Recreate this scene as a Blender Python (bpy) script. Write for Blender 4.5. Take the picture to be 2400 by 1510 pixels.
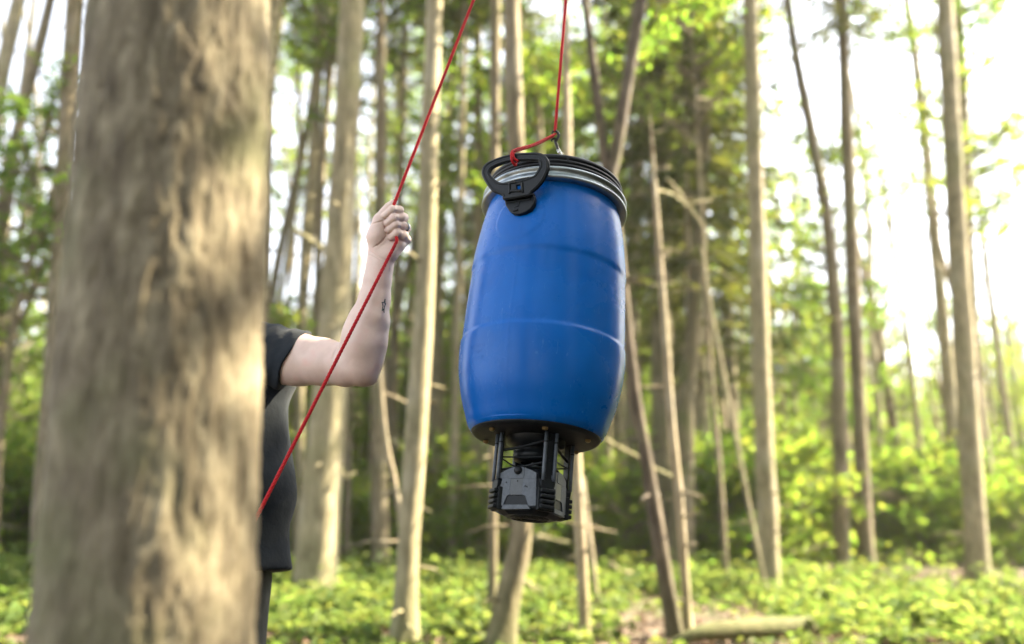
import bpy, bmesh, math, random
import numpy as np
from mathutils import Vector, Matrix, Euler
from mathutils.bvhtree import BVHTree

for _o in list(bpy.data.objects):
    bpy.data.objects.remove(_o, do_unlink=True)

# ------------------------------------------------------------------ camera, sky, sun, exposure
scene = bpy.context.scene
COL = scene.collection
EYE = Vector((0.0, 0.0, 1.05))
PITCH = math.radians(12.25)
FPX, CX, CY = 2050.0, 1200.0, 755.0
cam_d = bpy.data.cameras.new('camera')
cam_d.sensor_width = 36.0
cam_d.lens = FPX / 2400.0 * 36.0
cam_d.clip_start = 0.05
cam_d.clip_end = 2000.0
cam_d.dof.use_dof = True
cam_d.dof.focus_distance = 2.0
cam_d.dof.aperture_fstop = 1.42
cam = bpy.data.objects.new('camera', cam_d)
cam.location = EYE
cam.rotation_euler = (math.radians(90) + PITCH, 0, 0)
COL.objects.link(cam)
scene.camera = cam

SUN_AZ, SUN_EL = math.radians(75), math.radians(39)
SUN_DIR = Vector((math.sin(SUN_AZ) * math.cos(SUN_EL), math.cos(SUN_AZ) * math.cos(SUN_EL), math.sin(SUN_EL)))
world = bpy.data.worlds.new('World')
scene.world = world
world.use_nodes = True
wn = world.node_tree
bg = wn.nodes['Background']
sky_n = wn.nodes.new('ShaderNodeTexSky')
sky_n.sky_type = 'NISHITA'
sky_n.sun_disc = False
sky_n.sun_elevation = SUN_EL
sky_n.sun_rotation = SUN_AZ
sky_n.air_density = 1.0
sky_n.dust_density = 3.0
sky_n.ozone_density = 1.0
hs = wn.nodes.new('ShaderNodeHueSaturation')
hs.inputs['Saturation'].default_value = 0.35
wn.links.new(sky_n.outputs[0], hs.inputs['Color'])
wn.links.new(hs.outputs[0], bg.inputs['Color'])
bg.inputs['Strength'].default_value = 0.085

sun_d = bpy.data.lights.new('sun', 'SUN')
sun_d.energy = 5.0
sun_d.angle = math.radians(0.53)
sun_d.color = (1.0, 0.86, 0.62)
sun = bpy.data.objects.new('sun', sun_d)
sun.rotation_euler = SUN_DIR.to_track_quat('Z', 'Y').to_euler()
sun.location = SUN_DIR * 60
COL.objects.link(sun)

scene.view_settings.view_transform = 'Standard'
scene.view_settings.look = 'None'
scene.view_settings.gamma = 1.0
scene.view_settings.use_curve_mapping = False
scene.view_settings.exposure = 3.35
scene.cycles.use_denoising = True
scene.cycles.max_bounces = 10
scene.cycles.diffuse_bounces = 5
scene.cycles.transmission_bounces = 6
scene.cycles.sample_clamp_indirect = 8.0

# ------------------------------------------------------------------ helpers
RNG = np.random.default_rng(7)
_F = Vector((0, math.cos(PITCH), math.sin(PITCH)))
_U = Vector((0, -math.sin(PITCH), math.cos(PITCH)))


def ray(px, py):
    return _F + Vector((1, 0, 0)) * ((px - CX) / FPX) + _U * (-(py - CY) / FPX)


def P(px, py, Y):
    """Point of the place seen at photograph pixel (px, py), Y metres in front of the camera."""
    d = ray(px, py)
    return EYE + d * (Y / d.y)


def Pn(arr, Yoff):
    """Vectorised P: arr (n,2) pixels, Yoff (n,) distances."""
    a = np.asarray(arr, float)
    xc = (a[:, 0] - CX) / FPX
    zc = -(a[:, 1] - CY) / FPX
    d = np.stack([xc, math.cos(PITCH) - zc * math.sin(PITCH), math.sin(PITCH) + zc * math.cos(PITCH)], 1)
    return np.array(EYE)[None] + d * (np.asarray(Yoff) / d[:, 1])[:, None]


def link(name, me, parent=None, mat=None):
    o = bpy.data.objects.new(name, me)
    COL.objects.link(o)
    if parent is not None:
        o.parent = parent
    if mat is not None and me is not None and hasattr(me, 'materials'):
        if not me.materials:
            me.materials.append(mat)
    return o


def thing(name, label, cat, loc=(0, 0, 0), group=None):
    o = bpy.data.objects.new(name, None)
    o.empty_display_size = 0.1
    COL.objects.link(o)
    o.location = loc
    o['label'] = label
    o['category'] = cat
    if group:
        o['group'] = group
    return o


def tag(o, label, cat, group=None, kind=None):
    o['label'] = label
    o['category'] = cat
    if group:
        o['group'] = group
    if kind:
        o['kind'] = kind
    return o


def np_mesh(name, v, f, smooth=True, mats=(), midx=None):
    v = np.asarray(v, np.float32)
    f = np.asarray(f, np.int32)
    me = bpy.data.meshes.new(name)
    me.vertices.add(len(v))
    me.vertices.foreach_set('co', v.ravel())
    k = f.shape[1]
    me.loops.add(f.size)
    me.loops.foreach_set('vertex_index', f.ravel())
    me.polygons.add(len(f))
    me.polygons.foreach_set('loop_start', np.arange(0, f.size, k, dtype=np.int32))
    me.polygons.foreach_set('loop_total', np.full(len(f), k, np.int32))
    if midx is not None:
        me.polygons.foreach_set('material_index', np.asarray(midx, np.int32))
    me.polygons.foreach_set('use_smooth', np.full(len(f), smooth, bool))
    for m in mats:
        me.materials.append(m)
    me.update(calc_edges=True)
    me.validate()
    return me


def frames(pts):
    pts = np.asarray(pts, float)
    t = np.gradient(pts, axis=0)
    t /= np.linalg.norm(t, axis=1)[:, None] + 1e-12
    n = np.zeros_like(pts)
    a = np.array([0, 0, 1.0]) if abs(t[0][2]) < 0.9 else np.array([1.0, 0, 0])
    v = np.cross(t[0], a)
    v /= np.linalg.norm(v)
    for i in range(len(pts)):
        v = v - t[i] * np.dot(v, t[i])
        v /= np.linalg.norm(v) + 1e-12
        n[i] = v
    return t, n, np.cross(t, n)


def tube(pts, rad, seg=8, cap=True):
    """Tube along pts with radius per point; returns (verts, quads)."""
    pts = np.asarray(pts, float)
    rad = np.broadcast_to(np.asarray(rad, float), (len(pts),))
    t, n, b = frames(pts)
    if cap:
        pts = np.vstack([pts[:1], pts, pts[-1:]])
        rad = np.concatenate([[1e-5], rad, [1e-5]])
        n = np.vstack([n[:1], n, n[-1:]])
        b = np.vstack([b[:1], b, b[-1:]])
    a = np.linspace(0, 2 * np.pi, seg, endpoint=False)
    v = pts[:, None, :] + rad[:, None, None] * (np.cos(a)[None, :, None] * n[:, None, :] + np.sin(a)[None, :, None] * b[:, None, :])
    m = len(pts)
    i = np.arange(m - 1)[:, None] * seg
    j = np.arange(seg)[None, :]
    j2 = (j + 1) % seg
    f = np.stack([i + j, i + j2, i + seg + j2, i + seg + j], -1).reshape(-1, 4)
    return v.reshape(-1, 3), f


def merge(parts):
    vs, fs, off = [], [], 0
    for v, f in parts:
        vs.append(v)
        fs.append(np.asarray(f) + off)
        off += len(v)
    return np.vstack(vs), np.vstack(fs)


def smooth_path(pts, n):
    """Catmull-Rom through pts (any number of columns), n samples."""
    p = np.asarray(pts, float)
    p = np.vstack([2 * p[0] - p[1], p, 2 * p[-1] - p[-2]])
    m = len(p) - 3
    out = []
    for s in np.linspace(0, m - 1e-6, n):
        i = int(s)
        t = s - i
        a, b, c, d = p[i], p[i + 1], p[i + 2], p[i + 3]
        out.append(0.5 * (2 * b + (c - a) * t + (2 * a - 5 * b + 4 * c - d) * t * t + (3 * b - a - 3 * c + d) * t ** 3))
    return np.array(out)


def resample(pts, step):
    p = np.asarray(pts, float)
    d = np.concatenate([[0], np.cumsum(np.linalg.norm(np.diff(p, axis=0), axis=1))])
    n = max(2, int(d[-1] / step))
    s = np.linspace(0, d[-1], n)
    return np.stack([np.interp(s, d, p[:, k]) for k in range(p.shape[1])], 1)


def revolve(prof, seg=96, disp=None):
    """Surface of revolution about Z of prof [(r, z)...], bottom to top."""
    pr = np.asarray(prof, float)
    a = np.linspace(0, 2 * np.pi, seg, endpoint=False)
    A, R = np.meshgrid(a, pr[:, 0])
    _, Z = np.meshgrid(a, pr[:, 1])
    if disp is not None:
        R = R + disp(A, Z)
    v = np.stack([np.sin(A) * R, -np.cos(A) * R, Z], -1).reshape(-1, 3)
    m = len(pr)
    i = np.arange(m - 1)[:, None] * seg
    j = np.arange(seg)[None, :]
    j2 = (j + 1) % seg
    f = np.stack([i + j, i + j2, i + seg + j2, i + seg + j], -1).reshape(-1, 4)
    return v, f


def box(cx, cy, cz, sx, sy, sz, bev=0.0):
    bm = bmesh.new()
    bmesh.ops.create_cube(bm, size=1.0)
    for v in bm.verts:
        v.co = Vector((cx + v.co.x * sx, cy + v.co.y * sy, cz + v.co.z * sz))
    if bev > 0:
        bmesh.ops.bevel(bm, geom=bm.edges[:], offset=bev, segments=2, affect='EDGES', profile=0.5)
    return bm


def bm_obj(name, bm, parent=None, mat=None, smooth=False):
    me = bpy.data.meshes.new(name)
    bmesh.ops.recalc_face_normals(bm, faces=bm.faces[:])
    bm.to_mesh(me)
    bm.free()
    if smooth:
        me.polygons.foreach_set('use_smooth', np.ones(len(me.polygons), bool))
    if mat:
        me.materials.append(mat)
    return link(name, me, parent)


def evaluated_mesh(o, name):
    dg = bpy.context.evaluated_depsgraph_get()
    me = bpy.data.meshes.new_from_object(o.evaluated_get(dg))
    me.name = name
    return me


def plate(name, loops, thick, bevel, frame, parent, mat):
    """Solid plate cut from closed 2D outlines (first the edge, the others holes), standing in frame (Matrix 4x4)."""
    cu = bpy.data.curves.new(name, 'CURVE')
    cu.dimensions = '2D'
    cu.fill_mode = 'BOTH'
    cu.extrude = max(thick / 2 - bevel, 0.0002)
    cu.bevel_depth = bevel
    cu.bevel_resolution = 2
    for lp in loops:
        sp = cu.splines.new('POLY')
        sp.points.add(len(lp) - 1)
        for q, (x, y) in zip(sp.points, lp):
            q.co = (x, y, 0, 1)
        sp.use_cyclic_u = True
    tmp = bpy.data.objects.new('temporary', cu)
    COL.objects.link(tmp)
    me = evaluated_mesh(tmp, name)
    bpy.data.objects.remove(tmp, do_unlink=True)
    bpy.data.curves.remove(cu)
    me.transform(frame)
    me.materials.clear()
    me.materials.append(mat)
    return link(name, me, parent)


def noise3(p, seed=0, oct=3, scale=1.0):
    """Cheap smooth pseudo-noise in numpy from summed rotated sines, about -1..1."""
    r = np.random.default_rng(seed)
    out = np.zeros(p.shape[:-1])
    amp, tot = 1.0, 0.0
    for o in range(oct):
        for _ in range(3):
            k = r.normal(size=3)
            k = k / np.linalg.norm(k) * (2.0 ** o) * scale * r.uniform(0.7, 1.3)
            out += amp * np.sin(p @ k + r.uniform(0, 6.28))
        tot += amp * 3 * 0.6
        amp *= 0.5
    return out / tot


# ---- signed distance fields -> one smooth continuous surface
class Field:
    def __init__(self, lo, hi, h):
        self.lo = np.asarray(lo, float)
        self.h = h
        n = np.ceil((np.asarray(hi, float) - self.lo) / h).astype(int) + 1
        self.f = np.full(tuple(n), 1e3, np.float32)
        self.ax = [self.lo[i] + h * np.arange(n[i]) for i in range(3)]

    def _blk(self, mn, mx):
        s = []
        for i in range(3):
            a = max(0, int((mn[i] - self.lo[i]) / self.h) - 1)
            b = min(self.f.shape[i], int((mx[i] - self.lo[i]) / self.h) + 3)
            if b <= a:
                return None
            s.append(slice(a, b))
        return tuple(s)

    def _grid(self, s):
        return (self.ax[0][s[0]].astype(np.float32)[:, None, None], self.ax[1][s[1]].astype(np.float32)[None, :, None],
                self.ax[2][s[2]].astype(np.float32)[None, None, :])

    def _put(self, s, d, k, op):
        g = self.f[s]
        if op == 'add':
            if k > 0:
                hh = np.maximum(k - np.abs(g - d), 0) / k
                self.f[s] = np.minimum(g, d) - hh * hh * k * 0.25
            else:
                self.f[s] = np.minimum(g, d)
        else:
            d = -d
            hh = np.maximum(k - np.abs(g - d), 0) / max(k, 1e-9)
            self.f[s] = np.maximum(g, d) + hh * hh * k * 0.25

    def cone(self, a, b, ra, rb, k=0.0, op='add', sc=(1, 1, 1)):
        a = np.asarray(a, float)
        b = np.asarray(b, float)
        m = max(ra, rb) / min(sc) + 2 * k + 3 * self.h
        s = self._blk(np.minimum(a, b) - m, np.maximum(a, b) + m)
        if s is None:
            return
        X, Y, Z = self._grid(s)
        sc = np.asarray(sc, float)
        ab = (b - a) * sc
        L = max(float(ab @ ab), 1e-12)
        px, py, pz = (X - a[0]) * sc[0], (Y - a[1]) * sc[1], (Z - a[2]) * sc[2]
        t = np.clip((px * ab[0] + py * ab[1] + pz * ab[2]) / L, 0, 1)
        d = np.sqrt((px - t * ab[0]) ** 2 + (py - t * ab[1]) ** 2 + (pz - t * ab[2]) ** 2) - (ra + t * (rb - ra))
        self._put(s, d.astype(np.float32), k, op)

    def chain(self, pts, k=0.0, kj=None, op='add'):
        for p, q in zip(pts[:-1], pts[1:]):
            self.cone(p[:3], q[:3], p[3], q[3], k, op)

    def ell(self, c, r, k=0.0, op='add', rot=None):
        c = np.asarray(c, float)
        r = np.asarray(r, float)
        m = r.max() + 2 * k + 3 * self.h
        s = self._blk(c - m, c + m)
        if s is None:
            return
        X, Y, Z = self._grid(s)
        px, py, pz = X - c[0], Y - c[1], Z - c[2]
        if rot is not None:
            R = np.asarray(rot)
            px, py, pz = (R[i][0] * px + R[i][1] * py + R[i][2] * pz for i in range(3))
        q = np.sqrt((px / r[0]) ** 2 + (py / r[1]) ** 2 + (pz / r[2]) ** 2)
        self._put(s, ((q - 1) * r.min()).astype(np.float32), k, op)

    def cut(self, p, n, k=0.0):
        """Remove everything on the side the normal points to."""
        n = np.asarray(n, float)
        n = n / np.linalg.norm(n)
        X, Y, Z = self._grid(tuple(slice(0, x) for x in self.f.shape))
        d = (X - p[0]) * n[0] + (Y - p[1]) * n[1] + (Z - p[2]) * n[2]
        if k > 0:
            hh = np.maximum(k - np.abs(self.f - d), 0) / k
            self.f = (np.maximum(self.f, d) + hh * hh * k * 0.25).astype(np.float32)
        else:
            self.f = np.maximum(self.f, d).astype(np.float32)

    def mesh(self):
        f = self.f
        s = f < 0
        anyc = np.zeros(tuple(x - 1 for x in f.shape), bool)
        allc = np.ones_like(anyc)
        cs = [(i, j, k) for i in (0, 1) for j in (0, 1) for k in (0, 1)]
        n0, n1, n2 = f.shape
        for (i, j, k) in cs:
            b = s[i:n0 - 1 + i, j:n1 - 1 + j, k:n2 - 1 + k]
            anyc |= b
            allc &= b
        act = np.argwhere(anyc & ~allc)
        val = np.stack([f[act[:, 0] + i, act[:, 1] + j, act[:, 2] + k] for (i, j, k) in cs], 1)
        acc = np.zeros((len(act), 3))
        cnt = np.zeros(len(act))
        for a in range(8):
            for b in range(a + 1, 8):
                ca, cb = np.array(cs[a]), np.array(cs[b])
                if np.abs(ca - cb).sum() != 1:
                    continue
                m = (val[:, a] < 0) != (val[:, b] < 0)
                t = val[m, a] / (val[m, a] - val[m, b])
                acc[m] += ca + t[:, None] * (cb - ca)
                cnt[m] += 1
        v = self.lo + self.h * (act + acc / cnt[:, None])
        idx = np.full(anyc.shape, -1, np.int32)
        idx[act[:, 0], act[:, 1], act[:, 2]] = np.arange(len(act))
        faces = []
        for ax in range(3):
            o1, o2 = (ax + 1) % 3, (ax + 2) % 3
            sl0 = [slice(None)] * 3
            sl1 = [slice(None)] * 3
            sl0[ax] = slice(0, -1)
            sl1[ax] = slice(1, None)
            ch = s[tuple(sl0)] != s[tuple(sl1)]
            e = np.argwhere(ch)
            ok = (e[:, o1] > 0) & (e[:, o2] > 0) & (e[:, o1] < idx.shape[o1]) & (e[:, o2] < idx.shape[o2])
            e = e[ok]
            ins = s[e[:, 0], e[:, 1], e[:, 2]]
            q = []
            for (da, db) in ((1, 1), (0, 1), (0, 0), (1, 0)):
                c = e.copy()
                c[:, o1] -= da
                c[:, o2] -= db
                q.append(idx[c[:, 0], c[:, 1], c[:, 2]])
            q = np.stack(q, 1)
            q[~ins] = q[~ins][:, ::-1]
            faces.append(q[(q >= 0).all(1)])
        return v, np.vstack(faces)


# ------------------------------------------------------------------ materials
def new_mat(name):
    m = bpy.data.materials.new(name)
    m.use_nodes = True
    nt = m.node_tree
    return m, nt, nt.nodes['Principled BSDF'], nt.nodes['Material Output']


def nd(nt, typ, **kw):
    n = nt.nodes.new(typ)
    for k, v in kw.items():
        if k in n.inputs:
            n.inputs[k].default_value = v
        else:
            setattr(n, k, v)
    return n


def ramp(nt, src, stops):
    r = nt.nodes.new('ShaderNodeValToRGB')
    e = r.color_ramp.elements
    while len(e) < len(stops):
        e.new(0.5)
    for x, (p, c) in zip(e, stops):
        x.position = p
        x.color = (*c, 1) if len(c) == 3 else c
    nt.links.new(src, r.inputs[0])
    return r


def coords(nt, scale=(1, 1, 1), kind='Object'):
    tc = nt.nodes.new('ShaderNodeTexCoord')
    mp = nt.nodes.new('ShaderNodeMapping')
    mp.inputs['Scale'].default_value = scale
    nt.links.new(tc.outputs[kind], mp.inputs[0])
    return mp.outputs[0]


def noise_n(nt, vec, scale, detail=4, rough=0.55):
    n = nt.nodes.new('ShaderNodeTexNoise')
    n.inputs['Scale'].default_value = scale
    n.inputs['Detail'].default_value = detail
    n.inputs['Roughness'].default_value = rough
    if vec is not None:
        nt.links.new(vec, n.inputs['Vector'])
    return n


def mix_c(nt, fac, a, b, mode='MIX'):
    m = nt.nodes.new('ShaderNodeMix')
    m.data_type = 'RGBA'
    m.blend_type = mode
    for sock, val in ((m.inputs[0], fac), (m.inputs[6], a), (m.inputs[7], b)):
        if hasattr(val, 'type') and hasattr(val, 'is_linked'):
            nt.links.new(val, sock)
        elif isinstance(val, (int, float)):
            sock.default_value = val
        else:
            sock.default_value = (*val, 1)
    return m.outputs[2]


def bump(nt, bs, h, strength=0.3, dist=0.01):
    b = nt.nodes.new('ShaderNodeBump')
    b.inputs['Strength'].default_value = strength
    b.inputs['Distance'].default_value = dist
    nt.links.new(h, b.inputs['Height'])
    nt.links.new(b.outputs[0], bs.inputs['Normal'])
    return b


def bark_mat(name, dark, light, moss, moss_amt, lichen=0.25):
    m, nt, bs, _ = new_mat(name)
    v = coords(nt, (1, 1, 0.22))
    n1 = noise_n(nt, v, 16, 6, 0.65)
    n2 = noise_n(nt, coords(nt, (1, 1, 0.6)), 3.0, 4, 0.6)
    n3 = noise_n(nt, coords(nt), 1.3, 3)
    c = ramp(nt, n1.outputs[0], [(0.32, dark), (0.55, [(a + b) / 2 for a, b in zip(dark, light)]), (0.72, light)]).outputs[0]
    pale = ramp(nt, n2.outputs[0], [(0.52, (0, 0, 0)), (0.66, (1, 1, 1))]).outputs[0]
    c = mix_c(nt, mixf(nt, pale, lichen), c, (0.34, 0.33, 0.27))
    n4 = noise_n(nt, coords(nt, (1, 1, 0.55)), 5.5, 3, 0.5)
    blot = ramp(nt, n4.outputs[0], [(0.56, (0, 0, 0)), (0.66, (1, 1, 1))]).outputs[0]
    c = mix_c(nt, mixf(nt, blot, 0.6), c, [x * 0.75 for x in dark])
    g = ramp(nt, n3.outputs[0], [(0.50, (0, 0, 0)), (0.68, (1, 1, 1))]).outputs[0]
    # moss climbs from the foot of the trunk
    tc = nt.nodes.new('ShaderNodeTexCoord')
    sx = nt.nodes.new('ShaderNodeSeparateXYZ')
    nt.links.new(tc.outputs['Object'], sx.inputs[0])
    mr = nt.nodes.new('ShaderNodeMapRange')
    mr.inputs[1].default_value, mr.inputs[2].default_value = 0.1, 0.9
    mr.inputs[3].default_value, mr.inputs[4].default_value = 0.9, 0.0
    nt.links.new(sx.outputs[2], mr.inputs[0])
    mx = nt.nodes.new('ShaderNodeMath')
    mx.operation = 'MAXIMUM'
    ml = nt.nodes.new('ShaderNodeMath')
    ml.operation = 'MULTIPLY'
    ml.inputs[1].default_value = moss_amt
    nt.links.new(g, ml.inputs[0])
    nt.links.new(ml.outputs[0], mx.inputs[0])
    ml2 = nt.nodes.new('ShaderNodeMath')
    ml2.operation = 'MULTIPLY'
    nt.links.new(mr.outputs[0], ml2.inputs[0])
    nt.links.new(n2.outputs[0], ml2.inputs[1])
    nt.links.new(ml2.outputs[0], mx.inputs[1])
    c = mix_c(nt, mx.outputs[0], c, moss)
    nt.links.new(c, bs.inputs['Base Color'])
    bs.inputs['Roughness'].default_value = 0.9
    bs.inputs['Specular IOR Level'].default_value = 0.2
    bump(nt, bs, n1.outputs[0], 0.9, 0.02)
    return m


def mixf(nt, a, k):
    ml = nt.nodes.new('ShaderNodeMath')
    ml.operation = 'MULTIPLY'
    nt.links.new(a, ml.inputs[0])
    ml.inputs[1].default_value = k
    return ml.outputs[0]


def leaf_mat(name, cols, trans, tfac=0.5):
    m, nt, bs, out = new_mat(name)
    nt.nodes.remove(bs)
    g = nt.nodes.new('ShaderNodeNewGeometry')
    oi = nt.nodes.new('ShaderNodeObjectInfo')
    ad = nt.nodes.new('ShaderNodeMath')
    ad.operation = 'MULTIPLY_ADD'
    ad.inputs[1].default_value = 0.7
    nt.links.new(g.outputs['Random Per Island'], ad.inputs[0])
    ml = mixf(nt, oi.outputs['Random'], 0.3)
    nt.links.new(ml, ad.inputs[2])
    n = len(cols)
    c = ramp(nt, ad.outputs[0], [(i / (n - 1), k) for i, k in enumerate(cols)]).outputs[0]
    t = ramp(nt, ad.outputs[0], [(i / (n - 1), k) for i, k in enumerate(trans)]).outputs[0]
    d = nt.nodes.new('ShaderNodeBsdfDiffuse')
    tr = nt.nodes.new('ShaderNodeBsdfTranslucent')
    gl = nt.nodes.new('ShaderNodeBsdfGlossy')
    gl.inputs['Roughness'].default_value = 0.6
    gl.inputs['Color'].default_value = (0.8, 0.8, 0.8, 1)
    nt.links.new(c, d.inputs[0])
    nt.links.new(t, tr.inputs[0])
    mx = nt.nodes.new('ShaderNodeMixShader')
    mx.inputs[0].default_value = tfac
    nt.links.new(d.outputs[0], mx.inputs[1])
    nt.links.new(tr.outputs[0], mx.inputs[2])
    m2 = nt.nodes.new('ShaderNodeMixShader')
    m2.inputs[0].default_value = 0.01
    nt.links.new(mx.outputs[0], m2.inputs[1])
    nt.links.new(gl.outputs[0], m2.inputs[2])
    nt.links.new(m2.outputs[0], out.inputs[0])
    return m


def simple_mat(name, col, rough=0.5, metal=0.0, var=0.15, nscale=30, bstr=0.1, spec=0.5, bdist=0.002):
    m, nt, bs, _ = new_mat(name)
    n = noise_n(nt, coords(nt), nscale, 5)
    lo = [c * (1 - var) for c in col]
    hi = [min(1, c * (1 + var)) for c in col]
    nt.links.new(ramp(nt, n.outputs[0], [(0.35, lo), (0.65, hi)]).outputs[0], bs.inputs['Base Color'])
    r = nt.nodes.new('ShaderNodeMapRange')
    r.inputs[3].default_value, r.inputs[4].default_value = max(0.02, rough - 0.08), min(1, rough + 0.08)
    nt.links.new(n.outputs[0], r.inputs[0])
    nt.links.new(r.outputs[0], bs.inputs['Roughness'])
    bs.inputs['Metallic'].default_value = metal
    bs.inputs['Specular IOR Level'].default_value = spec
    if bstr > 0:
        bump(nt, bs, n.outputs[0], bstr, bdist)
    return m

# ------------------------------------------------------------------ wood: materials
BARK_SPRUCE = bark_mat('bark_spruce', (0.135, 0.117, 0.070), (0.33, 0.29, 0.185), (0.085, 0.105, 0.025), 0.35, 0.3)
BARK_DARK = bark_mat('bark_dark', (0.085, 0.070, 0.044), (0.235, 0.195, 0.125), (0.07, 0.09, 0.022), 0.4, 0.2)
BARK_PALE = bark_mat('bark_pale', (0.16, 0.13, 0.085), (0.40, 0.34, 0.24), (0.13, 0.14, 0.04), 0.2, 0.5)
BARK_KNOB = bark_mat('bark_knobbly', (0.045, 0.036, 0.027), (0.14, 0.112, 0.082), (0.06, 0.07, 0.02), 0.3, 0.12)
BARK_OLIVE_SHADE = bark_mat('bark_olive_shade', (0.06, 0.052, 0.03), (0.17, 0.145, 0.09), (0.06, 0.075, 0.02), 0.6, 0.1)  # darker bark for one shaded spruce, its shade put into the colour
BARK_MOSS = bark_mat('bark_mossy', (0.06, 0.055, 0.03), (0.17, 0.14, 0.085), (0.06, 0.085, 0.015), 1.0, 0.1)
LEAF_SUN = leaf_mat('leaf_broad', [(0.05, 0.105, 0.02), (0.078, 0.135, 0.026), (0.115, 0.14, 0.03)],
                    [(0.13, 0.27, 0.03), (0.23, 0.35, 0.035), (0.36, 0.36, 0.05)], 0.58)
LEAF_GREEN = leaf_mat('leaf_herb', [(0.042, 0.085, 0.018), (0.07, 0.115, 0.025), (0.11, 0.13, 0.032)],
                      [(0.11, 0.20, 0.035), (0.18, 0.26, 0.045), (0.28, 0.29, 0.06)], 0.5)
NEEDLE = leaf_mat('needles', [(0.022, 0.042, 0.012), (0.04, 0.062, 0.015), (0.075, 0.08, 0.02)],
                  [(0.06, 0.085, 0.014), (0.11, 0.13, 0.018), (0.18, 0.17, 0.028)], 0.42)
LITTER = leaf_mat('litter', [(0.07, 0.045, 0.03), (0.12, 0.08, 0.055), (0.19, 0.135, 0.10)],
                  [(0.06, 0.04, 0.02), (0.09, 0.06, 0.03), (0.12, 0.08, 0.04)], 0.2)

GRN, GNT, GBS, _ = new_mat('forest_floor')
_v = coords(GNT)
_a = noise_n(GNT, _v, 9, 8, 0.7)
_b = noise_n(GNT, _v, 0.55, 4, 0.6)
_c = ramp(GNT, _a.outputs[0], [(0.3, (0.035, 0.024, 0.015)), (0.5, (0.09, 0.06, 0.04)), (0.7, (0.20, 0.14, 0.095))]).outputs[0]
_g = ramp(GNT, _b.outputs[0], [(0.5, (0, 0, 0)), (0.62, (0.8, 0.8, 0.8))]).outputs[0]
GNT.links.new(mix_c(GNT, _g, _c, (0.06, 0.075, 0.022)), GBS.inputs['Base Color'])
GBS.inputs['Roughness'].default_value = 0.95
bump(GNT, GBS, _a.outputs[0], 1.0, 0.05)


def gz(x, y):
    """Height of the forest floor."""
    return 0.05 * np.sin(x * 0.9 + 1.0) * np.sin(y * 0.7) + 0.07 * np.sin(x * 0.23 + y * 0.31) + 0.004 * np.maximum(y - 20, 0)


# ------------------------------------------------------------------ ground
_gx = np.concatenate([-np.geomspace(300, 12, 24), np.arange(-11.5, 11.6, 0.35), np.geomspace(12, 300, 24)])
_gy = np.concatenate([-np.geomspace(200, 8, 16), np.arange(-7.6, 22, 0.35), np.geomspace(22.5, 420, 30)])
_X, _Y = np.meshgrid(_gx, _gy, indexing='ij')
_Z = gz(_X, _Y) + 0.02 * noise3(np.stack([_X, _Y, 0 * _X], -1), 3, 3, 3.0) * (np.abs(_X) < 12)
_n1, _n2 = _X.shape
_id = np.arange(_n1 * _n2).reshape(_n1, _n2)
_q = np.stack([_id[:-1, :-1], _id[1:, :-1], _id[1:, 1:], _id[:-1, 1:]], -1).reshape(-1, 4)
ground = link('ground', np_mesh('ground', np.stack([_X, _Y, _Z], -1).reshape(-1, 3), _q, True, [GRN]))
ground['kind'] = 'structure'
ground['label'] = 'forest floor of brown leaf litter and soil'


# ------------------------------------------------------------------ leaves and crowns
def unit(a):
    return a / (np.linalg.norm(a, axis=-1, keepdims=True) + 1e-9)


def leaf_quads(c, a, n, L, W):
    a = unit(a)
    s = unit(np.cross(a, n))
    n = np.cross(s, a)
    L = np.broadcast_to(L, (len(c),))[:, None]
    W = np.broadcast_to(W, (len(c),))[:, None]
    v = np.stack([c - a * L * 0.5, c + s * W * 0.5 + n * W * 0.18 - a * L * 0.05, c + a * L * 0.5 - n * L * 0.12,
                  c - s * W * 0.5 + n * W * 0.18 - a * L * 0.05], 1).reshape(-1, 3)
    return v, np.arange(len(c) * 4).reshape(-1, 4)


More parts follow.
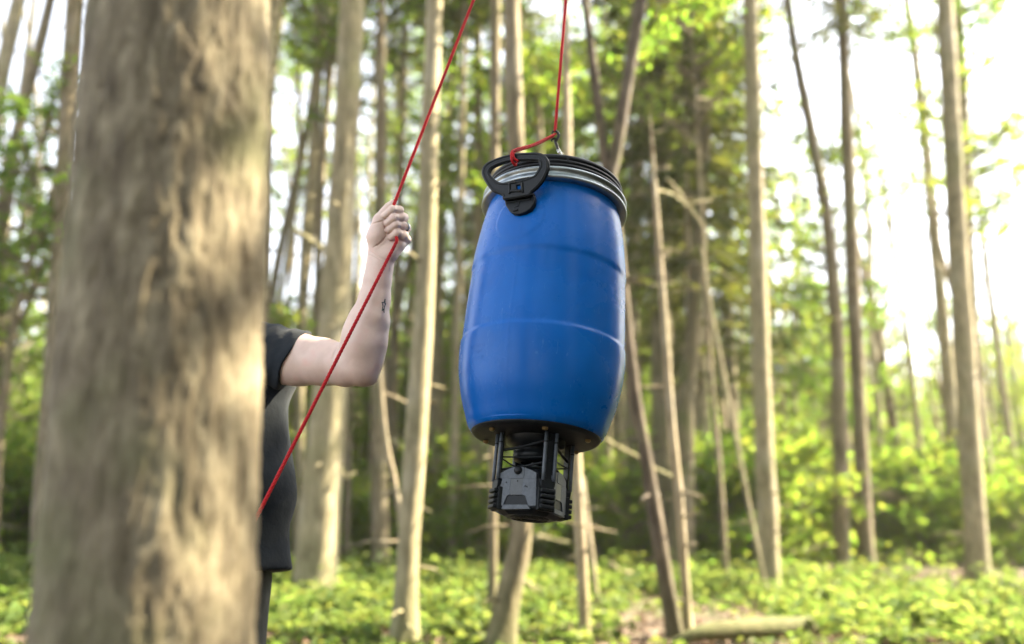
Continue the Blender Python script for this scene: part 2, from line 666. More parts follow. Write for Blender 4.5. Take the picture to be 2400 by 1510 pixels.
def broad_crown(seed, R, H, limbs, leaves, L=0.10, up=0.35):
    r = np.random.default_rng(seed)
    wood, C = [], []
    per = leaves // limbs
    for k in range(limbs):
        z0 = H * r.uniform(0.0, 0.75) ** 0.9
        az = r.uniform(0, 6.283)
        ln = R * r.uniform(0.55, 1.1) * (1 - 0.45 * z0 / H)
        e = r.uniform(0.1, 0.9)
        d = np.array([math.cos(az) * math.cos(e), math.sin(az) * math.cos(e), math.sin(e)])
        t = np.linspace(0, 1, 7)[:, None]
        p = np.array([0, 0, z0]) + d * t * ln + np.array([0, 0, up * ln]) * t ** 2 * r.uniform(-0.4, 1) + r.normal(0, 0.05, (7, 3)) * ln * 0.35 * t
        wood.append(tube(p, np.linspace(0.03, 0.006, 7) * (0.5 + R * 0.25), 5))
        tw = 9
        ti = r.uniform(0.25, 1.0, tw)
        b = np.stack([np.interp(ti, t[:, 0], p[:, i]) for i in range(3)], 1)
        td = unit(r.normal(size=(tw, 3)) * [1, 1, 0.45] + d * 0.6) * ln * r.uniform(0.15, 0.42, (tw, 1))
        for q in range(tw):
            wood.append(tube([b[q], b[q] + td[q] * 0.5 + [0, 0, 0.03], b[q] + td[q]], [0.006, 0.004, 0.002], 3, False))
            m = max(3, per // tw)
            s = r.uniform(0.15, 1.05, (m, 1))
            C.append(b[q] + td[q] * s + r.normal(0, 0.075, (m, 3)) * [1, 1, 0.6])
    C = np.vstack(C)
    n = unit(r.normal(size=C.shape) + [0, 0, 0.9])
    a = np.cross(n, r.normal(size=C.shape))
    sz = L * r.uniform(0.6, 1.3, len(C))
    lv, lf = leaf_quads(C, a, n, sz, sz * 0.62)
    wv, wf = merge(wood)
    return np_mesh('crown', np.vstack([lv, wv]), np.vstack([lf, wf + len(lv)]), False, [LEAF_SUN, BARK_DARK],
                   np.concatenate([np.zeros(len(lf)), np.ones(len(wf))]))


def spruce_crown(seed, H, R, gap=0.42, dens=1.0, bare=0.0):
    r = np.random.default_rng(seed)
    wood, C, A, SZ = [], [], [], []
    z = 0.0
    while z < H * 0.98:
        fr = z / H
        n = int(r.integers(4, 7))
        a0 = r.uniform(0, 6.28)
        for k in range(n):
            az = a0 + k * 6.283 / n + r.normal(0, 0.2)
            ln = (R * (1 - fr) ** 0.75 + 0.25) * r.uniform(0.6, 1.1)
            t = np.linspace(0, 1, 6)[:, None]
            h = np.array([math.cos(az), math.sin(az), 0])
            p = np.array([0, 0, z]) + h * t * ln + np.array([0, 0, 1.0]) * (-0.32 * ln * t ** 1.3 + 0.16 * ln * t ** 3)
            wood.append(tube(p, np.linspace(0.018, 0.004, 6) * (0.6 + ln * 0.3), 4, False))
            m = int(ln / 0.055 * dens)
            ti = r.uniform(0.12 + bare, 1, m)
            b = np.stack([np.interp(ti, t[:, 0], p[:, i]) for i in range(3)], 1)
            side = np.array([-h[1], h[0], 0]) * r.choice([-1, 1], m)[:, None]
            d = unit(side * r.uniform(0.5, 1.0, (m, 1)) + h * 0.6 + np.array([0, 0, -1.0]) * r.uniform(0.1, 0.9, (m, 1)) + r.normal(0, 0.15, (m, 3)))
            l2 = r.uniform(0.16, 0.42, m) * (1.15 - 0.6 * ti)
            for q in range(2):
                C.append(b + d * (l2 * (0.3 + 0.45 * q))[:, None] + r.normal(0, 0.02, (m, 3)))
                A.append(unit(d + r.normal(0, 0.35, (m, 3))))
                SZ.append(l2 * 0.75)
        z += gap * r.uniform(0.7, 1.3)
    C, A, SZ = np.vstack(C), np.vstack(A), np.concatenate(SZ)
    nn = r.normal(size=C.shape) + [0, 0, 0.5]
    lv, lf = leaf_quads(C, A, nn, SZ, 0.05 + 0.06 * SZ)
    wv, wf = merge(wood)
    return np_mesh('crown', np.vstack([lv, wv]), np.vstack([lf, wf + len(lv)]), False, [NEEDLE, BARK_DARK],
                   np.concatenate([np.zeros(len(lf)), np.ones(len(wf))]))


CROWN_BROAD = [broad_crown(11 + i, 2.3, 4.6, 26, 2400, 0.13) for i in range(3)]
CROWN_BROAD_NEAR = [broad_crown(31 + i, 1.7, 3.6, 28, 5200, 0.085) for i in range(2)]
CROWN_SPRUCE = [spruce_crown(51 + i, 10.0, 2.1) for i in range(3)]
CROWN_SPRUCE_LOW = [spruce_crown(61 + i, 8.0, 1.7, 0.40, 0.8) for i in range(2)]
CROWN_THICK = spruce_crown(71, 8.0, 2.0, 0.26, 1.5)
BUSH = [broad_crown(81 + i, 1.5, 2.2, 26, 2500, 0.11, 0.5) for i in range(3)]


# ------------------------------------------------------------------ trunks
def trunk_mesh(path, seg=14, seed=0, flare=True, knots=0):
    """Bark-rough trunk through path [(x, y, z, r)], bottom first."""
    path = np.asarray(path, float)
    H = path[-1, 2] - path[0, 2]
    p = smooth_path(path, max(10, int(H / 0.22))) if len(path) > 2 else resample(path, 0.3)
    rad = p[:, 3].copy()
    z = p[:, 2] - p[0, 2]
    if flare:
        rad *= 1 + 0.55 * np.exp(-z / 0.16)
    t, n, b = frames(p[:, :3])
    a = np.linspace(0, 2 * np.pi, seg, endpoint=False)
    off = np.cos(a)[None, :, None] * n[:, None] + np.sin(a)[None, :, None] * b[:, None]
    base = p[:, None, :3] + off * rad[:, None, None]
    d = 0.07 * noise3(base * [1, 1, 0.35], seed, 3, 9.0) + 0.05 * noise3(base * [1, 1, 0.2], seed + 5, 2, 30.0)
    if flare:
        d = d + 0.25 * np.exp(-z / 0.15)[:, None] * np.cos(a * 4 + seed)[None]
    v = p[:, None, :3] + off * (rad[:, None] * (1 + d))[..., None]
    m = len(p)
    i = np.arange(m - 1)[:, None] * seg
    j = np.arange(seg)[None, :]
    j2 = (j + 1) % seg
    f = np.stack([i + j, i + j2, i + seg + j2, i + seg + j], -1).reshape(-1, 4)
    return v.reshape(-1, 3), f, p


def stubs(p, r, count, lo=0.15, hi=0.95, length=(0.12, 0.6)):
    """Dead branch stubs along trunk path p."""
    out = []
    for _ in range(count):
        k = int(len(p) * r.uniform(lo, hi))
        k = min(max(k, 1), len(p) - 1)
        az = r.uniform(0, 6.28)
        d = np.array([math.cos(az), math.sin(az), r.uniform(-0.35, 0.25)])
        L = r.uniform(*length)
        w = p[k, 3]
        c = p[k, :3]
        out.append(tube([c + d * w * 0.6, c + d * (w + L * 0.5) + r.normal(0, 0.02, 3), c + d * (w + L) + [0, 0, -0.1 * L]],
                        [0.012 + 0.05 * w, 0.009 + 0.025 * w, 0.004], 5))
    return out


def make_tree(name, label, cat, pts, bark, seed, top=None, crown=None, crown_z=None, crown_s=1.0, nstub=10, group=None,
              seg=14, limbs=(), stub_len=(0.12, 0.6), crown_rot=None):
    """pts: trunk path in the place, bottom first, radius last. limbs: further paths rising from the trunk."""
    r = np.random.default_rng(seed)
    base = np.array(pts[0][:3])
    loc = pts - np.array([*base, 0.0]) if isinstance(pts, np.ndarray) else np.array(pts) - np.array([*base, 0.0])
    t = thing(name, label, cat, tuple(base), group)
    v, f, p = trunk_mesh(loc, seg, seed)
    link('trunk', np_mesh('trunk', v, f, True, [bark]), t)
    for lp in limbs:
        lp = np.array(lp) - np.array([*base, 0.0])
        v, f, q = trunk_mesh(lp, 12, seed + 3, flare=False)
        link('limb', np_mesh('limb', v, f, True, [bark]), t)
    for k, (v, f) in enumerate(stubs(p, r, nstub, length=stub_len)):
        link('branch', np_mesh('branch', v, f, True, [bark]), t)
    if crown is not None:
        k = int(np.argmin(np.abs(p[:, 2] - crown_z)))
        c = link('crown', crown, t)
        c.location = (p[k, 0], p[k, 1], crown_z)
        c.rotation_euler = (0, 0, r.uniform(0, 6.28) if crown_rot is None else crown_rot)
        c.scale = (crown_s,) * 3
    return t


def pix_tree(pix, D, top_z=15.0, top_r=None, bend=None):
    """Trunk path from what the photograph shows: [(x, y, width)] bottom first, at distance D; carried on to the ground and upwards."""
    q = []
    for i, (x, y, w) in enumerate(pix):
        v = P(x, y, D if bend is None else D + bend[i])
        q.append([v.x, v.y, v.z, w * 0.5 * (v - EYE).length / FPX])
    q = np.array(q)
    if q[0, 2] > 0.02:                       # carry on down to the ground
        s = (q[0] - q[1]) / (q[0, 2] - q[1, 2]) if len(q) > 1 else np.array([0, 0, 1, 0])
        g = q[0] - s * q[0, 2]
        g[3] = min(max(q[0, 3], g[3]), q[0, 3] * 1.25)
        g[2] = float(gz(g[0], g[1])) - 0.05
        q = np.vstack([g, q])
    else:
        q[0, 2] = float(gz(q[0, 0], q[0, 1])) - 0.05
    if top_z and q[-1, 2] < top_z:
        s = (q[-1] - q[-2]) / (q[-1, 2] - q[-2, 2])
        s[:2] *= 0.7
        e = q[-1] + s * (top_z - q[-1, 2])
        e[3] = max(0.25 * q[-1, 3], min(q[-1, 3] * 0.9, e[3])) if top_r is None else top_r
        mid = (q[-1] + e) / 2
        q = np.vstack([q, mid, e])
    return q


# ---- the trunks the photograph shows clearly
T = []
make_tree('spruce_tree', 'stoutest brown trunk, behind the raised forearm, sunlit down its right side', 'tree',
          pix_tree([(744, 1300, 92), (768, 980, 80), (797, 560, 64), (811, 300, 56), (824, 20, 54)], 10.5, 19), BARK_SPRUCE, 1,
          crown=CROWN_SPRUCE[0], crown_z=10.5, nstub=26, seg=22, stub_len=(0.05, 0.35))
make_tree('spruce_tree', 'sunlit pale trunk with mossy foot, between the raised hand and the blue barrel', 'tree',
          pix_tree([(949, 1495, 56), (957, 1300, 50), (977, 980, 48), (1000, 600, 44), (1007, 300, 42), (1018, 20, 36)], 7.0, 15), BARK_SPRUCE, 2,
          crown=CROWN_SPRUCE[1], crown_z=9.0, nstub=16, seg=20, stub_len=(0.04, 0.3))
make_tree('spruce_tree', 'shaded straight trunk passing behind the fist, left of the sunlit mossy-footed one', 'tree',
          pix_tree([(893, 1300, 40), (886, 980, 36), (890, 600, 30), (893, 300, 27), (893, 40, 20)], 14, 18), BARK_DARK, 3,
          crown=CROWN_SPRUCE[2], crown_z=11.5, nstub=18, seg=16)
make_tree('spruce_tree', 'dark trunk half hidden behind the shaded trunk below the raised elbow', 'tree',
          pix_tree([(922, 1280, 26), (920, 980, 24), (935, 500, 20)], 20, 19), BARK_DARK, 4, crown=CROWN_SPRUCE[0], crown_z=12, nstub=14, seg=12)
make_tree('young_tree', 'thin dark sapling stem between the stoutest trunk and the shaded straight trunk', 'tree',
          pix_tree([(813, 1290, 15), (816, 1100, 14), (822, 700, 11)], 15.5, 13), BARK_DARK, 5, crown=CROWN_BROAD[0], crown_z=8, nstub=9, seg=10)
make_tree('young_tree', 'slim brown trunk seen close along the left edge of the blue barrel', 'tree',
          pix_tree([(1062, 1300, 21), (1066, 980, 20), (1076, 600, 17), (1083, 300, 14)], 16, 17), BARK_SPRUCE, 6, crown=CROWN_SPRUCE[1], crown_z=11, nstub=12, seg=12)
make_tree('young_tree', 'narrow dark trunk standing just left of the leaning pale-barked trunk', 'tree',
          pix_tree([(1153, 1490, 24), (1155, 1250, 22), (1158, 700, 21), (1160, 200, 24)], 8.6, 14), BARK_DARK, 7, crown=CROWN_SPRUCE[2], crown_z=9.5, nstub=12, seg=14)
make_tree('beech_tree', 'crooked leaning trunk with pale patches rising below the hanging barrel', 'tree',
          pix_tree([(1172, 1505, 60), (1192, 1390, 56), (1219, 1270, 50), (1228, 1120, 42), (1222, 700, 38), (1206, 250, 38), (1200, 20, 36)], 6.9, 14), BARK_DARK, 8,
          crown=CROWN_BROAD[1], crown_z=9.5, nstub=9, seg=20)
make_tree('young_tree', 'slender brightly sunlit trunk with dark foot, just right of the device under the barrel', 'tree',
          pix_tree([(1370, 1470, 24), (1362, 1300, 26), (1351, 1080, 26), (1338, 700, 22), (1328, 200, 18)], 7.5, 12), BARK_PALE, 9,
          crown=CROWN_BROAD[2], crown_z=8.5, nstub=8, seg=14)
_root = pix_tree([(1580, 1480, 36), (1541, 1250, 34), (1511, 1060, 29), (1484, 900, 29), (1455, 640, 28), (1428, 420, 34)], 7.75, None)
_arm1 = pix_tree([(1428, 420, 28), (1417, 370, 22), (1396, 200, 20), (1371, 0, 17)], 7.75, None)
_arm2 = pix_tree([(1428, 420, 30), (1443, 357, 29), (1470, 200, 27), (1502, 0, 27)], 7.75, None)


def carry(q, z, r):
    s = (q[-1] - q[-2]) / (q[-1, 2] - q[-2, 2])
    e = q[-1] + s * (z - q[-1, 2])
    e[3] = r
    return np.vstack([q, e])


t = make_tree('forked_tree', 'knobbly leaning trunk right of the barrel that forks into two limbs above it', 'tree', _root, BARK_KNOB, 10, nstub=12, seg=18,
              limbs=[carry(_arm1[1:], 9, 0.02), carry(_arm2[1:], 10, 0.03)])
c = link('crown', CROWN_BROAD_NEAR[0], t)
c.location = (0.1, 0.3, 6.2)
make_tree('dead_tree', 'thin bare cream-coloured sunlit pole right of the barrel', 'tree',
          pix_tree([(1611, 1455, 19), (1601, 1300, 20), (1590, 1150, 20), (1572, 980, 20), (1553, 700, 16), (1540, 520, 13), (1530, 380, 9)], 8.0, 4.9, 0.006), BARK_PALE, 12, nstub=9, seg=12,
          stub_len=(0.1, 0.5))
make_tree('spruce_tree', 'broad shaded olive-brown trunk behind the thin cream sunlit pole', 'tree',
          pix_tree([(1556, 1290, 50), (1552, 980, 48), (1547, 600, 44), (1540, 200, 38)], 15.5, 19), BARK_OLIVE_SHADE, 13, crown=CROWN_SPRUCE_LOW[0], crown_z=6.5, crown_s=1.3, nstub=20, seg=18)
make_tree('mossy_tree', 'dark moss-covered trunk leaning right, behind and right of the cream sunlit pole', 'tree',
          np.vstack([pix_tree([(1592, 1300, 40), (1594, 1150, 38), (1602, 1000, 36), (1614, 880, 36), (1628, 720, 36), (1640, 560, 34), (1648, 300, 30)], 14.5, 17)]), BARK_MOSS, 14,
          crown=CROWN_SPRUCE_LOW[1], crown_z=5.0, crown_s=1.25, nstub=16, seg=16)
make_tree('young_tree', 'thin trunk lit on its upper half, right of the dark mossy trunk', 'tree',
          pix_tree([(1619, 1280, 16), (1618, 1000, 16), (1612, 600, 13)], 15, 12), BARK_PALE, 15, crown=CROWN_BROAD[0], crown_z=7.5, nstub=8, seg=10)
make_tree('young_tree', 'very thin dark stem leaning left near the right edge of the photo', 'tree',
          pix_tree([(1699, 1300, 13), (1686, 1100, 13), (1668, 900, 12), (1650, 600, 10)], 13, 10), BARK_DARK, 16, crown=CROWN_BROAD[1], crown_z=6.5, nstub=8, seg=10)
make_tree('young_tree', 'pale sunlit leaning stem between the mossy trunk and the very thin dark stem', 'tree',
          pix_tree([(1700, 900, 10), (1684, 820, 10), (1668, 740, 9), (1655, 660, 8)], 11.5, 4.6), BARK_SPRUCE, 17, nstub=6, seg=10)
make_tree('spruce_tree', 'slim brown trunk sunlit near its top at the left edge of the photo', 'tree',
          pix_tree([(700, 1250, 24), (703, 900, 24), (715, 600, 23), (738, 300, 23), (750, 20, 22)], 16, 20), BARK_SPRUCE, 18, crown=CROWN_SPRUCE[2], crown_z=13, nstub=14, seg=14)
make_tree('spruce_tree', 'dark slim trunk immediately left of the stoutest trunk high in the photo', 'tree',
          pix_tree([(742, 900, 19), (748, 550, 18), (765, 250, 17), (772, 20, 16)], 19, 20), BARK_DARK, 19, crown=CROWN_SPRUCE[0], crown_z=14, nstub=14, seg=12)
make_tree('spruce_tree', 'trunk rising behind the left rim of the barrel lid, dark and straight', 'tree',
          pix_tree([(1150, 1150, 24), (1156, 600, 24), (1160, 200, 24)], 17, 20), BARK_DARK, 20, crown=CROWN_SPRUCE[1], crown_z=12, nstub=14, seg=12)
make_tree('spruce_tree', 'brown trunk sunlit low down, behind the left side of the device', 'tree',
          pix_tree([(1128, 1290, 26), (1126, 1100, 26), (1122, 700, 24)], 18, 19), BARK_SPRUCE, 21, crown=CROWN_SPRUCE[2], crown_z=13, nstub=12, seg=12)
make_tree('young_tree', 'thin brown stem right of the barrel foot, nearest the knobbly leaning trunk', 'tree',
          pix_tree([(1490, 1300, 16), (1490, 1050, 16), (1487, 700, 14)], 19, 16), BARK_DARK, 22, crown=CROWN_BROAD[2], crown_z=9, nstub=9, seg=10)
make_tree('young_tree', 'thin brown stem right of the barrel foot, nearest the bright slender trunk', 'tree',
          pix_tree([(1427, 1310, 14), (1426, 1050, 14), (1424, 700, 12)], 20, 16), BARK_SPRUCE, 23, crown=CROWN_BROAD[0], crown_z=9, nstub=9, seg=10)
make_tree('young_tree', 'short slanting dead stem just right of the bright slender trunk', 'tree',
          pix_tree([(1394, 1365, 12), (1386, 1290, 12), (1374, 1200, 11), (1366, 1120, 8)], 9.5, None), BARK_PALE, 24, nstub=3, seg=10)
make_tree('young_tree', 'thin slanting sapling between the shaded trunk and the sunlit mossy-footed trunk', 'tree',
          pix_tree([(946, 1300, 11), (930, 1150, 11), (910, 1060, 10), (900, 980, 8)], 8.6, 2.6, 0.01), BARK_PALE, 25, nstub=3, seg=8)


def stick(label, pix, D, bark, seed, name='dead_branch', group=None):
    """A dead branch hanging or lying in the wood."""
    q = np.array([[*P(x, y, D + dd), w * 0.5 * D / FPX] for x, y, w, dd in pix])
    p = smooth_path(q, 14)
    r = np.random.default_rng(seed)
    p[:, :3] += r.normal(0, 0.006, (14, 3))
    parts = [tube(p[:, :3], p[:, 3], 7)]
    for _ in range(2):
        k = int(r.integers(4, 12))
        d = unit(r.normal(size=3))
        parts.append(tube([p[k, :3], p[k, :3] + d * 0.08, p[k, :3] + d * 0.17 + [0, 0, -.02]], [p[k, 3] * .6, p[k, 3] * .4, 0.002], 5))
    v, f = merge(parts)
    o = link(name, np_mesh(name, v - p[0, :3], f, True, [bark]))
    o.location = p[0, :3]
    return tag(o, label, 'branch', group)


stick('bright sunlit dead branch slanting down through the dark needles right of the barrel lid', [(1562, 418, 5, 0), (1590, 450, 10, 0.1), (1612, 482, 9, 0.2), (1640, 520, 6, 0.2), (1662, 548, 4, 0.2)], 9.2, BARK_PALE, 40)
stick('sunlit twig arching left from the cream pole towards the bright slanting branch', [(1534, 446, 6, 0), (1560, 450, 6, .2), (1585, 460, 5, .6), (1612, 482, 4, 1.2)], 8.02, BARK_PALE, 41)
stick('sunlit dead branch pointing right from the lower end of the bright slanting branch', [(1612, 480, 6, 0), (1635, 474, 6, 0), (1665, 470, 4, .1)], 9.35, BARK_PALE, 42)
stick('long thin dead branch slanting down to the right from behind the barrel foot', [(1410, 1026, 9, 0), (1465, 1056, 9, .1), (1530, 1094, 9, .2), (1575, 1116, 6, .3)], 9.0, BARK_PALE, 43)
stick('thick pale broken branch crossing left of the stoutest trunk', [(690, 540, 9, 0), (722, 560, 15, 0), (752, 582, 10, 0)], 9.6, BARK_PALE, 44)
stick('short sunlit stub pointing right from the stoutest trunk below the elbow', [(800, 1124, 9, 0), (815, 1116, 8, 0), (830, 1110, 7, 0)], 10.35, BARK_PALE, 45)
stick('short sunlit broken branch behind the sunlit mossy-footed trunk', [(898, 1026, 7, 0), (918, 1034, 10, 0), (942, 1046, 8, 0)], 13.2, BARK_PALE, 46)
stick('pale cut branch lying level below and right of the device', [(1252, 1262, 8, 0), (1270, 1261, 14, 0), (1290, 1264, 9, 0), (1335, 1272, 5, 0)], 12.0, BARK_PALE, 47)
stick('curved fallen branch lying on the green plants behind the bright slender trunk', [(1428, 1318, 7, 0), (1450, 1336, 9, 0), (1480, 1344, 9, .1), (1510, 1340, 6, .2)], 12.5, BARK_PALE, 48)
stick('reddish chip of broken branch beside the leaning pale-patched trunk', [(1230, 1360, 7, 0), (1238, 1370, 9, 0), (1250, 1383, 6, 0)], 9.0, BARK_PALE, 49)

# ---- mossy log lying at the lower right
_lg = np.array([[*P(1560, 1515, 7.4), 0.02], [*P(1625, 1490, 7.4), 0.06], [*P(1690, 1478, 7.5), 0.085], [*P(1800, 1472, 7.7), 0.09], [*P(1900, 1470, 7.9), 0.085]])
_v, _f, _ = trunk_mesh(_lg[:, :4] + [0, 0, 0, 0], 14, 71, False)
tag(link('fallen_log', np_mesh('fallen_log', _v, _f, True, [BARK_MOSS])), 'dark mossy log lying on the litter at the lower right corner', 'log')

# ---- stout trunk close to the camera at the left, with flaking bark
def cells(u, v, seed):
    r = np.random.default_rng(seed)
    T = r.random((64, 256, 3))
    iu, iv = np.floor(u).astype(int), np.floor(v).astype(int)
    f1 = np.full(u.shape, 9.0)
    f2 = np.full(u.shape, 9.0)
    hh = np.zeros(u.shape)
    nu = int(round(u.max() + (u.max() - u.min()) / max(1, u.shape[1] - 1)))
    for du in (-1, 0, 1):
        for dv in (-1, 0, 1):
            t = T[(iu + du) % nu % 64, (iv + dv) % 256]
            d = np.hypot(iu + du + t[..., 0] - u, iv + dv + t[..., 1] - v)
            m = d < f1
            f2 = np.where(m, f1, np.minimum(f2, d))
            hh = np.where(m, t[..., 2], hh)
            f1 = np.where(m, d, f1)
    return f2 - f1, hh


NT = np.array([(440 - CX) / FPX * 1.0, 1.0, 0.0])
_th = np.linspace(0, 2 * np.pi, 260, endpoint=False)
_zz = np.arange(-0.15, 5.0, 0.0065)
_TH, _ZZ = np.meshgrid(_th, _zz)
_R0 = 0.109 - 0.006 * _ZZ + 0.10 * np.exp(-(_ZZ + 0.1) / 0.16) * (1 + 0.3 * np.cos(4 * _TH)) + 0.004 * np.sin(2 * _TH + _ZZ)
_pp = np.stack([np.cos(_TH) * 0.18, np.sin(_TH) * 0.18, _ZZ], -1)
_w = 0.55 * noise3(_pp, 55, 3, 26.0)
_e, _h = cells(_TH / (2 * np.pi) * 34 + _w, _ZZ / 0.085 + _w * 1.8, 9)
_e2, _h2 = cells(_TH / (2 * np.pi) * 80 + _w * 1.5, _ZZ / 0.024 + _w * 1.2, 10)
_d = 0.003 * np.clip(_e / 0.16, 0, 1) ** 0.5 + 0.0026 * _h + 0.0016 * np.clip(_e2 / 0.2, 0, 1) + 0.0022 * _h2 + 0.0022 * noise3(_pp, 56, 4, 70.0)
_RR = _R0 + _d
_v = np.stack([np.cos(_TH) * _RR - 0.030 * _ZZ, np.sin(_TH) * _RR, _ZZ], -1).reshape(-1, 3)
_i = np.arange(len(_zz) - 1)[:, None] * 260
_j = np.arange(260)[None]
_f = np.stack([_i + _j, _i + (_j + 1) % 260, _i + 260 + (_j + 1) % 260, _i + 260 + _j], -1).reshape(-1, 4)
m, nt, bs, _ = new_mat('bark_flaky')
_a = noise_n(nt, coords(nt, (1, 1, 0.35)), 38, 8, 0.7)
_b = noise_n(nt, coords(nt), 6, 4)
_c = ramp(nt, _a.outputs[0], [(0.3, (0.07, 0.055, 0.036)), (0.5, (0.15, 0.125, 0.08)), (0.7, (0.32, 0.28, 0.19))]).outputs[0]
_c = mix_c(nt, mixf(nt, ramp(nt, _b.outputs[0], [(0.52, (0, 0, 0)), (0.7, (1, 1, 1))]).outputs[0], 0.55), _c, (0.13, 0.14, 0.06))
nt.links.new(_c, bs.inputs['Base Color'])
bs.inputs['Roughness'].default_value = 0.92
bump(nt, bs, _a.outputs[0], 0.7, 0.006)
t = thing('pine_tree', 'stout flaky-barked trunk close to the camera, in front of the person', 'tree', (NT[0], NT[1], float(gz(NT[0], NT[1]))))
link('trunk', np_mesh('trunk', _v, _f, True, [m]), t)
_v, _f, _p = trunk_mesh([[-0.142, 0, 4.8, 0.08], [-0.26, 0.02, 9, 0.06], [-0.4, 0, 13, 0.02]], 16, 4, False)
link('upper_trunk', np_mesh('upper_trunk', _v, _f, True, [m]), t)
c = link('crown', CROWN_SPRUCE[1], t)
c.location = (-0.26, 0, 8.5)
c.scale = (0.6, 0.6, 0.6)

# ---- branch limb above, over which the rope runs: tree behind the photographer
LIMB_P = P(1319, -420, 2.12)
_lb = np.array([[1.35, -1.1, 0, 0.17], [1.33, -1.05, 2.0, 0.15], [1.25, -1.0, 5.0, 0.12], [1.2, -0.9, 12.0, 0.05]])
_lb[0, 2] = float(gz(1.35, -1.1)) - 0.05
_limb = np.array([[1.32, -1.0, 2.2, 0.075], [0.85, 0.2, LIMB_P.z - 0.28, 0.062], [LIMB_P.x + 0.25, LIMB_P.y - 0.75, LIMB_P.z - 0.09, 0.052],
                  [LIMB_P.x, LIMB_P.y, LIMB_P.z, 0.045], [LIMB_P.x - 0.35, LIMB_P.y + 0.9, LIMB_P.z + 0.35, 0.034], [LIMB_P.x - 0.7, LIMB_P.y + 1.7, LIMB_P.z + 1.15, 0.02]])
make_tree('beech_tree', 'tree behind the photographer whose limb carries the red rope above the barrel', 'tree', _lb, BARK_SPRUCE, 77, nstub=5, seg=16,
          limbs=[_limb], crown=CROWN_BROAD_NEAR[1], crown_z=6.5, crown_s=1.3)

# ---- the trees farther in, and unseen ones added right and behind for shade
CROWN_SETS = {'spruce': CROWN_SPRUCE, 'broad': CROWN_BROAD, 'low': CROWN_SPRUCE_LOW}
TRUNKS = []
for i, (h, rr, bk) in enumerate([(19, 0.16, BARK_SPRUCE), (17, 0.12, BARK_DARK), (21, 0.19, BARK_SPRUCE), (11, 0.06, BARK_DARK), (12, 0.075, BARK_PALE), (14, 0.09, BARK_SPRUCE)]):
    r = np.random.default_rng(200 + i)
    q = np.array([[0, 0, -0.1, rr], [r.normal(0, .12), r.normal(0, .12), h * .3, rr * .82], [r.normal(0, .25), r.normal(0, .25), h * .65, rr * .55], [r.normal(0, .3), r.normal(0, .3), h, 0.015]])
    v, f, p = trunk_mesh(q, 10, 300 + i)
    v2, f2 = merge([(v, f)] + stubs(p, r, 22, 0.08, 0.6, (0.15, 0.9)))
    TRUNKS.append((np_mesh('trunk', v2, f2, True, [bk]), h))


def far_tree(x, y, kind, seed, label, group, name=None, crown=True, czs=None, scale=None, tall=False, low=False, boughs=False):
    r = random.Random(seed)
    ti = r.choice([0, 1, 2]) if kind == 'spruce' else r.choice([3, 4, 5])
    me, h = TRUNKS[ti]
    t = thing(name or ('spruce_tree' if kind == 'spruce' else 'young_tree'), label, 'tree', (x, y, float(gz(x, y))), group)
    t.rotation_euler = (r.gauss(0, .025), r.gauss(0, .025), r.uniform(0, 6.28))
    s = scale or r.uniform(0.85, 1.15)
    t.scale = (s, s, s)
    link('trunk', me, t)
    if crown:
        cr = CROWN_THICK if low else r.choice(CROWN_SPRUCE_LOW) if boughs else r.choice(CROWN_SETS[kind])
        c = link('crown', cr, t)
        if kind == 'spruce':
            cz = h - 10.2 if czs is None else czs
        else:
            cz = r.uniform(2.6, 6.0) if czs is None else czs
        c.location = (0, 0, cz)
        c.rotation_euler = (0, 0, r.uniform(0, 6.28))
        if kind == 'spruce' and czs is None:
            c.scale = (0.62, 0.62, 0.7)
            c.location.z = h - 7.2
        if tall:
            c = link('crown', r.choice(CROWN_SETS[kind]), t)
            c.location = (0, 0, cz + 3.6)
            c.rotation_euler = (0, 0, r.uniform(0, 6.28))
    return t


PLACED = [(o.location.x, o.location.y) for o in bpy.data.objects if o.type == 'EMPTY']


# gaps in the wood on the sun's side, through which the light falls on the trunks that the photograph shows sunlit
SUNLIT = [(-2.0, 10.4), (-0.75, 6.9), (1.5, 8.0), (0.6, 7.4), (-1.9, 10.4)]


def free(x, y, d):
    for (a, b) in SUNLIT:
        s = (x - a) * math.sin(SUN_AZ) + (y - b) * math.cos(SUN_AZ)
        q = abs((x - a) * math.cos(SUN_AZ) - (y - b) * math.sin(SUN_AZ))
        if 0.5 < s < 24 and q < 2.3:
            return False
    return all((x - a) ** 2 + (y - b) ** 2 > d * d for a, b in PLACED)


rr = random.Random(5)
# standing among the clear trunks and far back, whole width of the view
n = 0
while n < 150:
    y = 13 + 58 * rr.random() ** 1.15
    x = rr.uniform(-0.74, 0.80) * y
    px = CX + FPX * x / y
    if not free(x, y, 0.9 + y * 0.008):
        continue
    if y < 20 and 640 < px < 1720:
        continue
    if y < 34 and x / y > 0.16 and rr.random() < 0.35:
        continue
    if px > 1720 and rr.random() < 0.6:
        continue
    left = px < 1080
    if y > 30 and rr.random() < 0.45:
        continue
    kind = 'spruce' if rr.random() < (0.5 if left else 0.36) else 'broad'
    if y > 30:
        kind = 'broad' if rr.random() < 0.85 else 'spruce'
    cr = not (kind == 'spruce' and rr.random() < 0.6)
    cz, tall = None, False
    if kind == 'broad':
        if left:
            cz = rr.uniform(1.2, 2.6 + 0.07 * y)
        else:
            cz, tall = rr.uniform(2.0, 6.5), rr.random() < (0.6 if y < 30 else 0.35)
    PLACED.append((x, y))
    far_tree(x, y, kind, 1000 + n, 'slim brown trunk standing far back among many others in the sunlit wood' if kind == 'spruce' else 'young leafy tree standing far back among the trunks of the wood',
             'spruce trunks far back in the wood' if kind == 'spruce' else 'young trees far back in the wood', crown=cr, czs=cz, tall=tall)
    n += 1
n = 0
